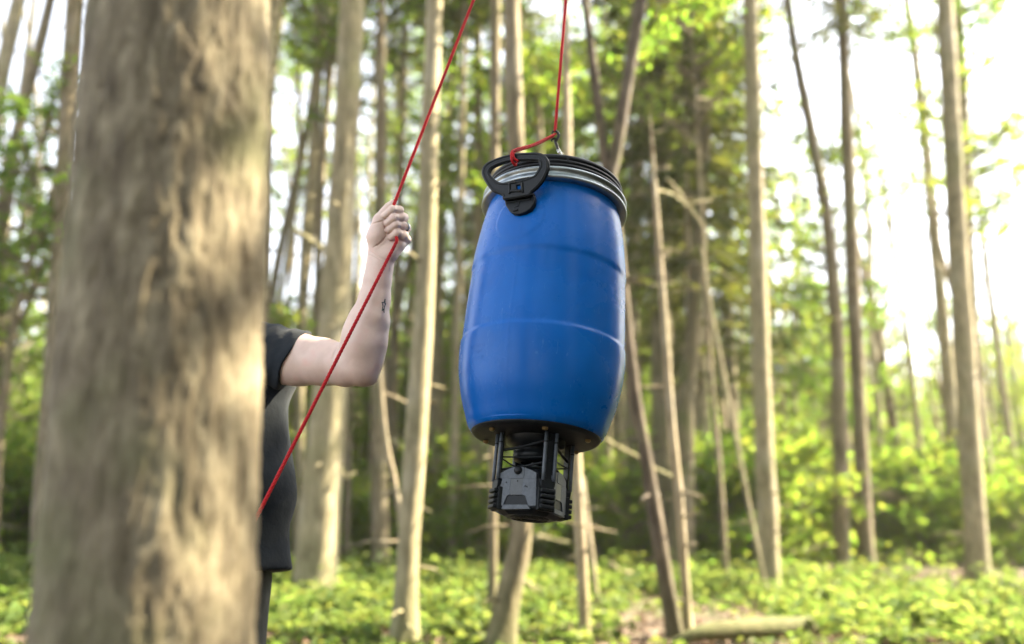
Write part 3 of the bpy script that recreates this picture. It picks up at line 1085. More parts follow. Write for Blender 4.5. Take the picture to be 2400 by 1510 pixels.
while n < 135:
    y = rr.uniform(23, 50)
    px = rr.uniform(0, 1150) if n < 58 else rr.uniform(1100, 1760) if n < 92 else rr.uniform(1760, 2450)
    if n >= 92:
        y += 10
    x = (px - CX) / FPX * y
    if not free(x, y, 1.2):
        continue
    PLACED.append((x, y))
    far_tree(x, y, 'broad', 3300 + n, 'young leafy tree standing far back among the trunks of the wood', 'young trees far back in the wood', czs=rr.uniform(0.5, 1.5 + 0.09 * y), tall=rr.random() < 0.45)
    n += 1
n = 0
while n < 75:
    y = rr.uniform(19, 48)
    px = rr.uniform(0, 2400)
    x = (px - CX) / FPX * y
    if not free(x, y, 0.7):
        continue
    PLACED.append((x, y))
    far_tree(x, y, 'broad' if n % 3 else 'spruce', 3500 + n, 'slim bare trunk standing far back among many others in the sunlit wood', 'slim bare trunks far back in the wood', name='young_tree', crown=False)
    n += 1
for i, (px, D, cz) in enumerate([(1100, 21, 6.5), (1180, 17, 5.6), (1255, 22, 6.0), (1330, 18.5, 5.0), (1395, 23, 5.5), (1045, 27, 8.0), (1290, 28, 7.0), (1440, 27, 6.0), (860, 30, 9.0), (1620, 26, 6.5), (1710, 22, 5.0), (700, 26, 8.0)]):
    far_tree((px - CX) / FPX * D, D, 'broad', 3250 + i, 'leafy tree with bright yellow-green crown high behind the trunks', 'leafy crowns high behind the rope and barrel', czs=cz, tall=True)
for i, (px, D, cz) in enumerate([(1490, 19, 4.2), (1640, 17.5, 3.6), (1730, 19, 3.5), (1560, 21, 4.5)]):
    far_tree((px - CX) / FPX * D, D, 'spruce', 3200 + i, 'spruce with drooping dark boughs standing behind the trunks right of the rope', 'spruces with low boughs right of the rope', czs=cz, scale=1.05, boughs=True)
# bushes that close the view between the trunks
n = 0
while n < 270:
    y = 15.5 + 60 * rr.random() ** 1.25
    x = rr.uniform(-0.75, 0.8) * y
    if not free(x, y, 0.8) or (x / y > 0.27 and rr.random() < 0.5):
        continue
    t = link('bush', rr.choice(BUSH))
    s = rr.uniform(0.7, 1.3) * (1 + max(0, y - 20) * 0.06)
    t.location = (x, y, float(gz(x, y)) - 0.25)
    t.scale = (s * rr.uniform(1, 1.4), s * rr.uniform(1, 1.4), s)
    t.rotation_euler = (0, 0, rr.uniform(0, 6.28))
    tag(t, 'leafy green bush glowing in the sun between the far trunks', 'bush', 'bushes far back in the wood')
    n += 1
# unseen spruces added on the sun's side so the barrel falls in shade
for i, (x, y, k, s) in enumerate([(6.4, 3.3, 'spruce', 0.9), (9.6, 4.6, 'spruce', 1.0), (12.5, 3.4, 'spruce', 1.0), (14.5, 5.6, 'spruce', 1.1), (8.2, 1.2, 'spruce', 0.9)]):
    far_tree(x, y, k, 3000 + i, 'tall unseen spruce added on the right to shade the barrel', 'unseen spruces added for shade', czs=3.0, scale=s)
# unseen thicket added beside and behind the camera to block light from the right
for i, (x, y) in enumerate([(4.9, 3.0), (4.6, 0.9), (4.2, -1.2), (5.8, -2.8), (3.0, -3.4), (1.6, -4.8), (6.6, 1.9), (7.2, -0.6), (5.9, 4.6), (3.9, -5.4), (6.9, 6.7), (6.0, 5.4)]):
    far_tree(x, y, 'spruce', 3060 + i, 'low dense unseen spruce added beside or behind the photographer to block light', 'unseen low spruces added to block light', czs=0.35, scale=0.8 + 0.1 * (i % 3), low=True)
# unseen trees added behind the photographer to darken reflections on the barrel
for i in range(9):
    a = math.radians(rr.uniform(95, 190))
    d = rr.uniform(5, 17)
    x, y = math.sin(a) * d, math.cos(a) * d
    far_tree(x, y, 'spruce' if i % 2 else 'broad', 3100 + i, 'unseen tree added behind the photographer to darken reflections', 'unseen trees added behind the photographer', czs=rr.uniform(1.0, 4.0), tall=True)

# ---- trees standing in the strips either side
for i, (px, D, w, lab, bk) in enumerate([(300, 9.5, 66, 'tall brown trunk behind the head of the person, leftmost of the near trunks', BARK_SPRUCE),
                                         (100, 12.5, 50, 'straight brown trunk close to the left edge of the picture', BARK_DARK),
                                         (590, 13.5, 42, 'shaded trunk right behind the shoulder of the person', BARK_DARK),
                                         (1800, 12.0, 46, 'brown trunk sunlit on one side, right of the dark mossy trunk', BARK_SPRUCE),
                                         (2030, 16.0, 34, 'dark trunk second from the right edge of the picture', BARK_DARK),
                                         (2290, 13.5, 46, 'brown trunk nearest the right edge of the picture', BARK_SPRUCE)]):
    xx = px + 35 * (CX - px) / 500
    make_tree('spruce_tree', lab, 'tree', pix_tree([(px, 1300, w), (px + (xx - px) * .5, 700, w * .85), (xx, 0, w * .68)], D, 18), bk, 90 + i,
              crown=CROWN_SPRUCE[i % 3], crown_z=10.5, crown_s=0.8, nstub=18, seg=16)


# ------------------------------------------------------------------ plants on the ground
def herb_cloud(seed, N, xr, yr, keep, h=(0.1, 0.38), L=(0.06, 0.13), per=14):
    r = np.random.default_rng(seed)
    x = r.uniform(*xr, N)
    y = yr[0] + (yr[1] - yr[0]) * r.random(N) ** 1.35
    k = keep(x, y, r)
    x, y = x[k], y[k]
    n = len(x)
    z = gz(x, y)
    hh = r.uniform(*h, n) * np.clip((y - 5.2) / 5.5, 0.22, 1)
    X = np.repeat(np.stack([x, y, z], 1), per, 0)
    Hh = np.repeat(hh, per)
    u = r.random(n * per)
    az = r.uniform(0, 6.283, n * per)
    rad = 0.04 + 0.16 * u * r.random(n * per)
    c = X + np.stack([np.cos(az) * rad, np.sin(az) * rad, Hh * (0.25 + 0.75 * u)], 1)
    a = np.stack([np.cos(az), np.sin(az), r.uniform(-0.5, 0.2, n * per)], 1)
    nn = np.array([0, 0, 1.0]) + r.normal(0, 0.4, (n * per, 3))
    sz = r.uniform(*L, n * per) * np.repeat(r.uniform(0.7, 1.3, n), per)
    return leaf_quads(c, a, nn, sz, sz * 0.6)


def cover(x, y, r):
    d = noise3(np.stack([x, y, 0 * x], 1), 21, 2, 0.9)
    bare = np.clip(1.6 - np.abs(x / y - 0.19) / 0.085, 0, 1) * np.clip((12.6 - y) / 1.6, 0, 1)
    return (r.random(len(x)) < np.clip(0.62 + 0.95 * d, 0.03, 1) * (1 - 0.95 * bare) * np.clip((y - 4.5) / 4.5, 0.3, 1)) & (np.abs(x) < 1.5 + 0.72 * y)


v1, f1 = herb_cloud(401, 9000, (-9.5, 9.5), (5.2, 15), cover)
v2, f2 = herb_cloud(402, 9000, (-26, 26), (13, 42), cover, (0.12, 0.42), (0.08, 0.17), 10)
v3, f3 = herb_cloud(405, 620, (-12, 12), (7.5, 19), lambda x, y, r: cover(x, y, r) & (np.abs(x) < 0.7 * y), (0.28, 0.6), (0.07, 0.15), 22)
vv, ff = merge([(v1, f1), (v2, f2), (v3, f3)])
o = link('undergrowth', np_mesh('undergrowth', vv, ff, False, [LEAF_GREEN]))
o['kind'] = 'stuff'
o['label'] = 'low green leafy plants covering the forest floor'
o['category'] = 'plants'
r = np.random.default_rng(403)
N = 20000
x = r.uniform(-9, 9, N)
y = 4.5 + 14 * r.random(N) ** 1.4
c = np.stack([x, y, gz(x, y) + r.uniform(0.005, 0.05, N)], 1)
nn = np.array([0, 0, 1.0]) + r.normal(0, 0.5, (N, 3))
a = r.normal(size=(N, 3)) * [1, 1, 0.25]
sz = r.uniform(0.04, 0.10, N)
vv, ff = leaf_quads(c, a, nn, sz, sz * 0.6)
o = link('fallen_leaves', np_mesh('fallen_leaves', vv, ff, False, [LITTER]))
o['kind'] = 'stuff'
o['label'] = 'dry brown fallen leaves strewn over the forest floor'
o['category'] = 'leaves'

# ------------------------------------------------------------------ barrel: materials
m, nt, bs, _ = new_mat('blue_plastic')
BLUE = m
_v = coords(nt)
_n = noise_n(nt, _v, 7, 6, 0.6)
_n2 = noise_n(nt, _v, 220, 3, 0.6)
_sc = noise_n(nt, coords(nt, (55, 55, 7)), 4.0, 2, 0.5)
_sc.inputs['Distortion'].default_value = 1.6
_sd = noise_n(nt, _v, 11, 2)
c = ramp(nt, _n.outputs[0], [(0.3, (0.0, 0.084, 0.35)), (0.7, (0.0, 0.104, 0.42))]).outputs[0]
s1 = ramp(nt, _sc.outputs[0], [(0.66, (0, 0, 0)), (0.70, (1, 1, 1))]).outputs[0]
s2 = ramp(nt, _sd.outputs[0], [(0.50, (0, 0, 0)), (0.60, (1, 1, 1))]).outputs[0]
mm = nt.nodes.new('ShaderNodeMath')
mm.operation = 'MULTIPLY'
nt.links.new(s1, mm.inputs[0])
nt.links.new(s2, mm.inputs[1])
c = mix_c(nt, mixf(nt, mm.outputs[0], 0.22), c, (0.22, 0.38, 0.68))
vo = nt.nodes.new('ShaderNodeTexVoronoi')
vo.inputs['Scale'].default_value = 17
nt.links.new(_v, vo.inputs['Vector'])
chip = ramp(nt, vo.outputs['Distance'], [(0.045, (1, 1, 1)), (0.075, (0, 0, 0))]).outputs[0]
m3 = nt.nodes.new('ShaderNodeMath')
m3.operation = 'MULTIPLY'
nt.links.new(chip, m3.inputs[0])
nt.links.new(s2, m3.inputs[1])
c = mix_c(nt, mixf(nt, m3.outputs[0], 0.25), c, (0.20, 0.42, 0.80))
dust = ramp(nt, noise_n(nt, coords(nt, (1, 1, 0.5)), 5, 6, 0.7).outputs[0], [(0.45, (0, 0, 0)), (0.8, (1, 1, 1))]).outputs[0]
c = mix_c(nt, mixf(nt, dust, 0.10), c, (0.02, 0.19, 0.50))
nt.links.new(c, bs.inputs['Base Color'])
rr_ = nt.nodes.new('ShaderNodeMapRange')
rr_.inputs[3].default_value, rr_.inputs[4].default_value = 0.20, 0.34
nt.links.new(_n.outputs[0], rr_.inputs[0])
nt.links.new(rr_.outputs[0], bs.inputs['Roughness'])
bs.inputs['Specular IOR Level'].default_value = 0.19
bump(nt, bs, _n2.outputs[0], 0.12, 0.0008)

BLACK = simple_mat('black_plastic', (0.005, 0.007, 0.009), 0.42, 0, 0.3, 90, 0.15, 0.22, 0.0006)
GREYBLACK = simple_mat('grey_black_plastic', (0.060, 0.073, 0.090), 0.5, 0, 0.25, 120, 0.15, 0.5, 0.0005)
STRIP = simple_mat('panel_strip', (0.035, 0.042, 0.045), 0.35, 0, 0.2, 100, 0.1)
RUBBER = simple_mat('black_rubber', (0.006, 0.008, 0.010), 0.5, 0, 0.3, 60, 0.2, 0.25)
STEEL = simple_mat('galvanised_steel', (0.30, 0.34, 0.36), 0.40, 1.0, 0.08, 45, 0.0)
CHROME = simple_mat('bright_steel', (0.70, 0.70, 0.66), 0.16, 1.0, 0.1, 60, 0.0)
GUNMETAL = simple_mat('dark_steel', (0.028, 0.026, 0.026), 0.35, 0.6, 0.2, 60, 0.0)
BRASS = simple_mat('dull_brass', (0.30, 0.22, 0.11), 0.4, 1.0, 0.2, 60, 0.05)

# ------------------------------------------------------------------ barrel: frame (hangs tilted: top away from the camera and to the right)
B0 = np.array(P(1256, 1026, 2.00))
_az = np.array([math.tan(math.radians(5.1)), math.tan(math.radians(9.0)), 1.0])
_az /= np.linalg.norm(_az)
_ax = np.array([1.0, 0, 0]) - _az * _az[0]
_ax /= np.linalg.norm(_ax)
_ay = np.cross(_az, _ax)
BM = Matrix(((_ax[0], _ay[0], _az[0], B0[0]), (_ax[1], _ay[1], _az[1], B0[1]), (_ax[2], _ay[2], _az[2], B0[2]), (0, 0, 0, 1)))
BMI = BM.inverted()
barrel = thing('feeder_barrel', 'blue plastic barrel with black lid, hanging on a red rope, black feeder device bolted below', 'barrel')
barrel.matrix_world = BM
AZ_H = math.radians(-27.0)      # handle side
AZ_S = math.radians(-24.0)      # mould seam

_prof_ctl = [(0.141, 0.000), (0.150, 0.004), (0.158, 0.016), (0.1660, 0.038), (0.1800, 0.080), (0.1905, 0.130), (0.1950, 0.175),
             (0.1955, 0.210), (0.1945, 0.260), (0.1925, 0.320), (0.1890, 0.390), (0.1830, 0.455), (0.1745, 0.515), (0.1660, 0.560), (0.1620, 0.577)]
_prof = smooth_path(_prof_ctl, 170)
_prof = np.vstack([[0.001, 0.004], [0.10, 0.004], [0.134, 0.002], _prof])


def barrel_disp(A, Z):
    """Recessed middle band between the two steps, mould seam, raised disc round the handle."""
    st = lambda e0, e1, x: (lambda t: t * t * (3 - 2 * t))(np.clip((x - e0) / (e1 - e0), 0, 1))
    d = -0.0030 * (st(0.205, 0.2155, Z) - st(0.386, 0.3970, Z))
    da = (A - AZ_S + np.pi) % (2 * np.pi) - np.pi
    on = (Z > 0.01)
    d = d + on * 0.0005 * np.exp(-(da / 0.008) ** 2)
    da2 = (A - AZ_S) % np.pi
    da2 = np.minimum(da2, np.pi - da2)
    d = d - on * 0.0010 * np.exp(-(da2 / 0.25) ** 2)
    dh = (A - AZ_H + np.pi) % (2 * np.pi) - np.pi
    q = np.hypot(dh * 0.175, (Z - 0.478))
    d = d + on * 0.0013 * (1 - st(0.058, 0.064, q))
    dd = ((A - math.radians(-42) + np.pi) % (2 * np.pi) - np.pi) * 0.2
    d = d - on * 0.0018 * np.exp(-((dd / 0.035) ** 2 + ((Z - 0.145) / 0.035) ** 2))
    d = d + on * 0.0006 * np.sin(3 * A + 9 * Z) * np.sin(11 * Z + 1)
    return d


v, f = revolve(_prof, 420, barrel_disp)
body = link('barrel_body', np_mesh('barrel_body', v, f, True, [BLUE]), barrel)

v, f = revolve([(0.0010, 0.6000), (0.1695, 0.6000), (0.1712, 0.6060), (0.1705, 0.6085), (0.1655, 0.6095), (0.1655, 0.6120), (0.1700, 0.6130), (0.1700, 0.6195), (0.1655, 0.6205), (0.1655, 0.6230),
                (0.1695, 0.6240), (0.1695, 0.6300), (0.1650, 0.6312), (0.1650, 0.6336), (0.1688, 0.6346), (0.1686, 0.6410), (0.1665, 0.6452), (0.1625, 0.6472), (0.1530, 0.6463), (0.1500, 0.6337), (0.1330, 0.6324), (0.1000, 0.6337), (0.0010, 0.6350)], 200)
lid = link('lid', np_mesh('lid', v, f, True, [RUBBER]), barrel)
# raised ribs of the lid flange
for k in range(24):
    a = k * 2 * math.pi / 24 + 0.13
    bm = box(0, 0, 0, 0.006, 0.004, 0.012, 0.001)
    bmesh.ops.transform(bm, matrix=Matrix.Rotation(a, 4, 'Z') @ Matrix.Translation((0, -0.1675, 0.6315)), verts=bm.verts[:])
    if k % 6 == 0:
        bm_obj('lid_tab', bm, lid, RUBBER)
    else:
        bm.free()
v, f = revolve([(0.1600, 0.5745), (0.1755, 0.5735), (0.1800, 0.5745), (0.1823, 0.5775), (0.1820, 0.5815), (0.1787, 0.5845), (0.1755, 0.5875), (0.1749, 0.5925), (0.1765, 0.5960),
                (0.1803, 0.5990), (0.1807, 0.6030), (0.1780, 0.6060), (0.1735, 0.6068), (0.1705, 0.6055)], 200)
band = link('clamp_ring', np_mesh('clamp_ring', v, f, True, [STEEL]), barrel)
# closing lever of the clamp ring, at the back
bm = box(0, 0, 0, 0.11, 0.007, 0.018, 0.002)
bmesh.ops.transform(bm, matrix=Matrix.Rotation(math.radians(150), 4, 'Z') @ Matrix.Translation((0, -0.179, 0.590)), verts=bm.verts[:])
bm_obj('lever', bm, band, STEEL)


def in_barrel(px, py, p0, n):
    """Where the sight line of a photograph pixel meets a plane of the barrel's frame."""
    o = BMI @ EYE
    d = (BMI.to_3x3() @ ray(px, py))
    t = (Vector(p0) - o).dot(Vector(n)) / d.dot(Vector(n))
    return o + d * t


def az_frame(az, r, z, lean):
    """Upright frame standing on the barrel's side: x along the tangent, y up (leaning outwards), z outwards."""
    er = Vector((math.sin(az), -math.cos(az), 0))
    et = Vector((math.cos(az), math.sin(az), 0))
    up = (Vector((0, 0, 1)) + er * lean).normalized()
    n = et.cross(up)
    o = er * r + Vector((0, 0, z))
    return Matrix(((et.x, up.x, n.x, o.x), (et.y, up.y, n.y, o.y), (et.z, up.z, n.z, o.z), (0, 0, 0, 1)))


def to_plane(pts, M, s, ox, oy):
    Mi = M.inverted()
    n = M.to_3x3() @ Vector((0, 0, 1))
    out = []
    for (x, y) in pts:
        q = Mi @ in_barrel(ox + x / s, oy + y / s, M.translation, n)
        out.append((q.x, q.y))
    return out


def closed_smooth(pts, n=72):
    p = np.array(pts, float)
    m = len(p)
    out = []
    for s in np.linspace(0, m, n, endpoint=False):
        i = int(s)
        t = s - i
        a, b, c, d = p[(i - 1) % m], p[i % m], p[(i + 1) % m], p[(i + 2) % m]
        out.append(0.5 * (2 * b + (c - a) * t + (2 * a - 5 * b + 4 * c - d) * t * t + (3 * b - a - 3 * c + d) * t ** 3))
    return [tuple(q) for q in out]


# ------------------------------------------------------------------ handle
HM = az_frame(AZ_H, 0.186, 0.478, 0.12)
_S, _OX, _OY = 1510 / 240, 1110, 290
_outer = [(480, 1120), (452, 1075), (385, 1035), (305, 1005), (250, 950), (195, 870), (150, 780), (140, 705), (172, 630), (250, 572), (400, 512), (560, 470), (700, 453), (850, 445),
          (960, 448), (1040, 478), (1092, 540), (1107, 610), (1095, 700), (1058, 785), (1008, 868), (930, 955), (850, 1020), (830, 1060)]
_hole = [(262, 790), (240, 740), (250, 690), (300, 642), (420, 590), (560, 553), (700, 542), (830, 540), (945, 548), (988, 580), (985, 650), (940, 735), (890, 790), (760, 838), (640, 868), (540, 886), (420, 890), (340, 858)]
_sq = [(628, 905), (712, 890), (708, 992), (632, 992)]
lo_o = closed_smooth(to_plane(_outer, HM, _S, _OX, _OY), 96)
lo_h = closed_smooth(to_plane(_hole, HM, _S, _OX, _OY), 72)
lo_s = to_plane(_sq, HM, _S, _OX, _OY)
handle = plate('handle', [lo_o, lo_h, lo_s], 0.009, 0.0022, HM, barrel, BLACK)
for nm, lp, z in (('handle_rim', lo_o, 0.0035), ('handle_rim', lo_h, 0.0035)):
    q = np.array(lp)
    cen = q.mean(0)
    q = cen + (q - cen) * (0.965 if lp is lo_o else 1.05)
    q3 = np.array([HM @ Vector((a, b, z)) for a, b in np.vstack([q, q[:2]])])
    v, f = tube(q3, 0.0026, 8, False)
    link(nm, np_mesh(nm, v, f, True, [BLACK]), handle)
# hinge plate under the handle, on the barrel's wall
HP = az_frame(AZ_H, 0.1835, 0.478, -0.14)
_hinge = [(470, 1075), (840, 1042), (885, 1050), (905, 1120), (895, 1195), (848, 1268), (765, 1318), (690, 1342), (612, 1338), (545, 1290), (498, 1215), (482, 1140)]
lo = to_plane(_hinge, HP, _S, _OX, _OY)
hinge = plate('hinge_plate', [lo], 0.013, 0.0022, HP, barrel, BLACK)


def bar(name, pts, z, rad, M, parent, mat, S=_S, OX=_OX, OY=_OY, seg=6):
    q = to_plane(pts, M, S, OX, OY)
    p3 = np.array([M @ Vector((a, b, z)) for a, b in q])
    v, f = tube(resample(p3, 0.002), rad, seg)
    return link(name, np_mesh(name, v, f, True, [mat]), parent)


bar('hinge_rib', [(485, 1140), (835, 1095)], 0.007, 0.0030, HP, hinge, BLACK)
bar('hinge_rib', [(505, 1192), (640, 1172)], 0.0065, 0.0020, HP, hinge, BLACK)
bar('hinge_rib', [(700, 1165), (855, 1140)], 0.0065, 0.0020, HP, hinge, BLACK)
bar('emblem', [(640, 1170), (700, 1160), (682, 1240), (615, 1255)], 0.0064, 0.0016, HP, hinge, BLACK)
bar('hinge_rib', [(600, 1312), (670, 1298)], 0.0065, 0.0026, HP, hinge, BLACK)
# hinge barrel and the two webs beside the square opening
bar('hinge_pin', [(450, 1070), (835, 1038)], 0.002, 0.0050, HP, hinge, BLACK, seg=10)
bar('handle_web', [(545, 895), (545, 1045)], 0.005, 0.0028, HM, handle, BLACK)
bar('handle_web', [(728, 880), (738, 1030)], 0.005, 0.0028, HM, handle, BLACK)
bar('handle_web', [(560, 1010), (720, 1000)], 0.004, 0.0040, HM, handle, BLACK)
bar('handle_web', [(545, 888), (640, 876)], 0.004, 0.0035, HM, handle, BLACK)
# second handle, folded down on the far side
for src, nm in ((handle, 'handle'), (hinge, 'hinge_plate')):
    c2 = src.copy()
    COL.objects.link(c2)
    c2.parent = barrel
    c2.matrix_local = Matrix.Rotation(math.pi, 4, 'Z')

# ------------------------------------------------------------------ moulded lettering low on the barrel (barely legible in the photo)
_pi = np.argsort(_prof[3:, 1])
for k, (line, z0) in enumerate((('0XTESST', 0.160), ('1 1507', 0.146), ('SSPX20', 0.132))):
    cu = bpy.data.curves.new('letters', 'FONT')
    cu.body = line
    cu.size = 0.0125
    cu.extrude = 0.0003
    cu.space_character = 1.05
    tmp = bpy.data.objects.new('temporary', cu)
    COL.objects.link(tmp)
    me = evaluated_mesh(tmp, 'moulded_lettering')
    bpy.data.objects.remove(tmp, do_unlink=True)
    bpy.data.curves.remove(cu)
    for vtx in me.vertices:
        x, y, z = vtx.co
        zz = z0 + y
        a = math.radians(-56.0 + k * 0.6) + x / 0.195
        R = float(np.interp(zz, _prof[3:, 1], _prof[3:, 0])) + float(barrel_disp(np.array(a % (2 * np.pi)), np.array(zz))) + 0.0001 + z * 0.6
        vtx.co = (math.sin(a) * R, -math.cos(a) * R, zz)
    me.materials.append(BLUE)
    link('moulded_lettering', me, barrel)

# ------------------------------------------------------------------ black base and feeder device
v, f = revolve([(0.001, -0.006), (0.136, -0.006), (0.1425, -0.004), (0.1470, 0.000), (0.1480, 0.0025), (0.143, 0.0035)], 120)
base = link('base_plate', np_mesh('base_plate', v, f, True, [RUBBER]), barrel)
for a in (-52, 8, 68, 128, 188, 248):
    v, f = revolve([(0.0001, -0.0125), (0.004, -0.0122), (0.0062, -0.0100), (0.0066, -0.006), (0.0095, -0.0058), (0.0095, -0.004)], 16)
    v = v + [0.124 * math.sin(math.radians(a)), -0.124 * math.cos(math.radians(a)), 0]
    link('bolt', np_mesh('bolt', v, f, True, [BRASS]), base)

AZ_F = math.radians(-22.6)
feeder = link('feeder_housing', None, barrel)
bpy.data.objects.remove(feeder, do_unlink=True)
# housing: chamfered square box, narrowed at its foot
bm = bmesh.new()
_rings = []
for (hs_, ch, z) in ((0.050, 0.020, -0.083), (0.056, 0.020, -0.092), (0.0615, 0.021, -0.105), (0.0640, 0.021, -0.165), (0.0640, 0.022, -0.170), (0.054, 0.024, -0.180), (0.050, 0.022, -0.1825)):
    q = [(-hs_ + ch, -hs_), (hs_ - ch, -hs_), (hs_, -hs_ + ch), (hs_, hs_ - ch), (hs_ - ch, hs_), (-hs_ + ch, hs_), (-hs_, hs_ - ch), (-hs_, -hs_ + ch)]
    _rings.append([bm.verts.new((x, y, z)) for x, y in q])
for a, b in zip(_rings[:-1], _rings[1:]):
    for i in range(8):
        bm.faces.new((a[i], a[(i + 1) % 8], b[(i + 1) % 8], b[i]))
bm.faces.new(_rings[0])
bm.faces.new(_rings[-1][::-1])
bmesh.ops.bevel(bm, geom=bm.edges[:], offset=0.0015, segments=2, affect='EDGES', profile=0.5)
bmesh.ops.transform(bm, matrix=Matrix.Rotation(AZ_F, 4, 'Z'), verts=bm.verts[:])
housing = bm_obj('feeder_housing', bm, barrel, BLACK)

# four faces of the housing, each with its plates
FS, FOX, FOY = 1576 / 240, 1120, 1000
FM0 = az_frame(AZ_F, 0.0650, -0.14, 0.0)


def fpl(pts):
    return to_plane(pts, FM0, FS, FOX, FOY)


_face = {
    'hood_panel': (fpl([(332, 735), (430, 682), (520, 648), (520, 796), (332, 796)]), 0.006, 0.0, GREYBLACK),
    'hood_panel2': (fpl([(528, 646), (575, 634), (700, 634), (722, 640), (712, 796), (520, 796)]), 0.007, 0.0006, GREYBLACK),
    'hood_panel3': (fpl([(728, 640), (820, 672), (903, 716), (903, 796), (716, 796)]), 0.006, 0.0, GREYBLACK),
    'front_panel': (fpl([(328, 806), (508, 806), (494, 1050), (456, 1062), (392, 1212), (306, 1218)]), 0.007, 0.0, GREYBLACK),
    'front_panel2': (fpl([(712, 806), (903, 806), (895, 1218), (788, 1222), (736, 1062), (688, 1050)]), 0.007, 0.0, GREYBLACK),
    'centre_strip': (fpl([(512, 806), (708, 806), (684, 1052), (498, 1052)]), 0.006, 0.0, STRIP),
    'recess_panel': (fpl([(460, 1064), (732, 1064), (776, 1208), (402, 1208)]), 0.002, 0.0, BLACK),
    'foot_ledge': (fpl([(404, 1214), (772, 1214), (812, 1272), (384, 1272)]), 0.011, 0.001, GREYBLACK),
}
for q in range(4):
    for nm, (lp, th, dz, mt) in _face.items():
        name = nm.rstrip('23')
        M = az_frame(AZ_F + q * math.pi / 2, 0.0650 + dz, -0.14, 0.0)
        if q == 0:
            o = plate(name, [lp], th, 0.0008, Matrix.Identity(4), housing, mt)
            _face[nm] = (lp, o.data, dz, mt)
        else:
            o = link(name, th, housing)
        o.matrix_local = M
    er = Vector((math.sin(AZ_F + q * math.pi / 2), -math.cos(AZ_F + q * math.pi / 2), 0))
    if q == 0:
        kp = in_barrel(1120 + 632 / FS, 1000 + 680 / FS, FM0.translation, er)
        v, f = tube([kp, kp + er * 0.006, kp + er * 0.010], [0.0092, 0.0092, 0.0075], 20)
        link('cap', np_mesh('cap', v, f, True, [BLACK]), housing)
        for (x, y) in ((446, 862), (735, 922), (762, 930), (620, 840)):
            kp = in_barrel(1120 + x / FS, 1000 + y / FS, FM0.translation, er) + er * 0.0035
            v, f = tube([kp, kp + er * 0.0012], [0.0016, 0.001], 8)
            link('water_drop', np_mesh('water_drop', v, f, True, [BLACK]), housing)
    # corner post: plate with a rod along either edge, clip at its foot, ribbed guard below
    az = AZ_F + math.pi / 4 + q * math.pi / 2
    R = 0.0865
    PM = az_frame(az, R, 0.0, 0.0)
    parts = []
    bm = box(0, -0.060, -0.005, 0.026, 0.112, 0.0035, 0.0008)
    bmesh.ops.transform(bm, matrix=PM, verts=bm.verts[:])
    post = bm_obj('post', bm, barrel, BLACK)
    for sx in (-1, 1):
        p3 = np.array([PM @ Vector((sx * 0.0125, -z, 0.0015)) for z in (0.004, 0.03, 0.06, 0.09, 0.112)])
        v, f = tube(p3, 0.0042, 12)
        link('rod', np_mesh('rod', v, f, True, [GREYBLACK]), post)
        p3 = np.array([PM @ Vector((sx * 0.0125, -z, 0.0018)) for z in (0.026, 0.029)])
        v, f = tube(p3, 0.0047, 12)
        link('collar', np_mesh('collar', v, f, True, [BLACK]), post)
    lp = [(-0.0165, -0.110), (0.0165, -0.110), (0.0155, -0.120), (0.010, -0.138), (-0.010, -0.138), (-0.0155, -0.120)]
    M2 = PM @ Matrix.Translation((0, 0, -0.004))
    plate('clip', [lp], 0.012, 0.0012, M2, post, BLACK)
    for k in range(4):
        zz = -0.134 - k * 0.0115
        bm = box(0, zz, 0, 0.034, 0.0088, 0.022, 0.0024)
        bmesh.ops.transform(bm, matrix=az_frame(az, 0.0835, 0.0, 0.0), verts=bm.verts[:])
        bm_obj('ribbed_guard', bm, housing, BLACK)
    bm = box(0, -0.151, 0, 0.040, 0.050, 0.012, 0.002)
    bmesh.ops.transform(bm, matrix=az_frame(az, 0.0795, 0.0, 0.0), verts=bm.verts[:])
    bm_obj('corner_block', bm, housing, BLACK)
    bm = box(0, 0, 0, 0.032, 0.012, 0.03, 0.003)
    bmesh.ops.transform(bm, matrix=az_frame(az, 0.0735, -0.164, 0.0), verts=bm.verts[:])
    bm_obj('foot', bm, housing, BLACK)
# rings under the housing
for rad in (0.020, 0.031, 0.042):
    a = np.linspace(0, 2 * np.pi, 40)
    v, f = tube(np.stack([np.cos(a) * rad, np.sin(a) * rad, np.full(40, -0.1828)], 1), 0.0022, 6, False)
    link('vent_ring', np_mesh('vent_ring', v, f, True, [BLACK]), housing)
# funnel, chute and spinner plate
v, f = revolve([(0.030, -0.060), (0.046, -0.056), (0.047, -0.040), (0.040, -0.034), (0.050, -0.026), (0.066, -0.020), (0.068, -0.006)], 60)
link('funnel', np_mesh('funnel', v, f, True, [BLACK]), barrel)
v, f = revolve([(0.001, -0.078), (0.034, -0.0775), (0.0385, -0.0745), (0.0392, -0.072), (0.037, -0.0735), (0.001, -0.0755)], 60)
spin = link('spinner_plate', np_mesh('spinner_plate', v, f, True, [STEEL]), barrel)
v, f = revolve([(0.0005, -0.092), (0.009, -0.090), (0.0095, -0.080), (0.0005, -0.078)], 24)
link('spinner_hub', np_mesh('spinner_hub', v, f, True, [CHROME]), spin)
for k in range(3):
    bm = box(0.018, 0, -0.070, 0.032, 0.0015, 0.008, 0)
    bmesh.ops.transform(bm, matrix=Matrix.Rotation(k * 2.094 + 0.4, 4, 'Z'), verts=bm.verts[:])
    bm_obj('spinner_vane', bm, spin, STEEL)
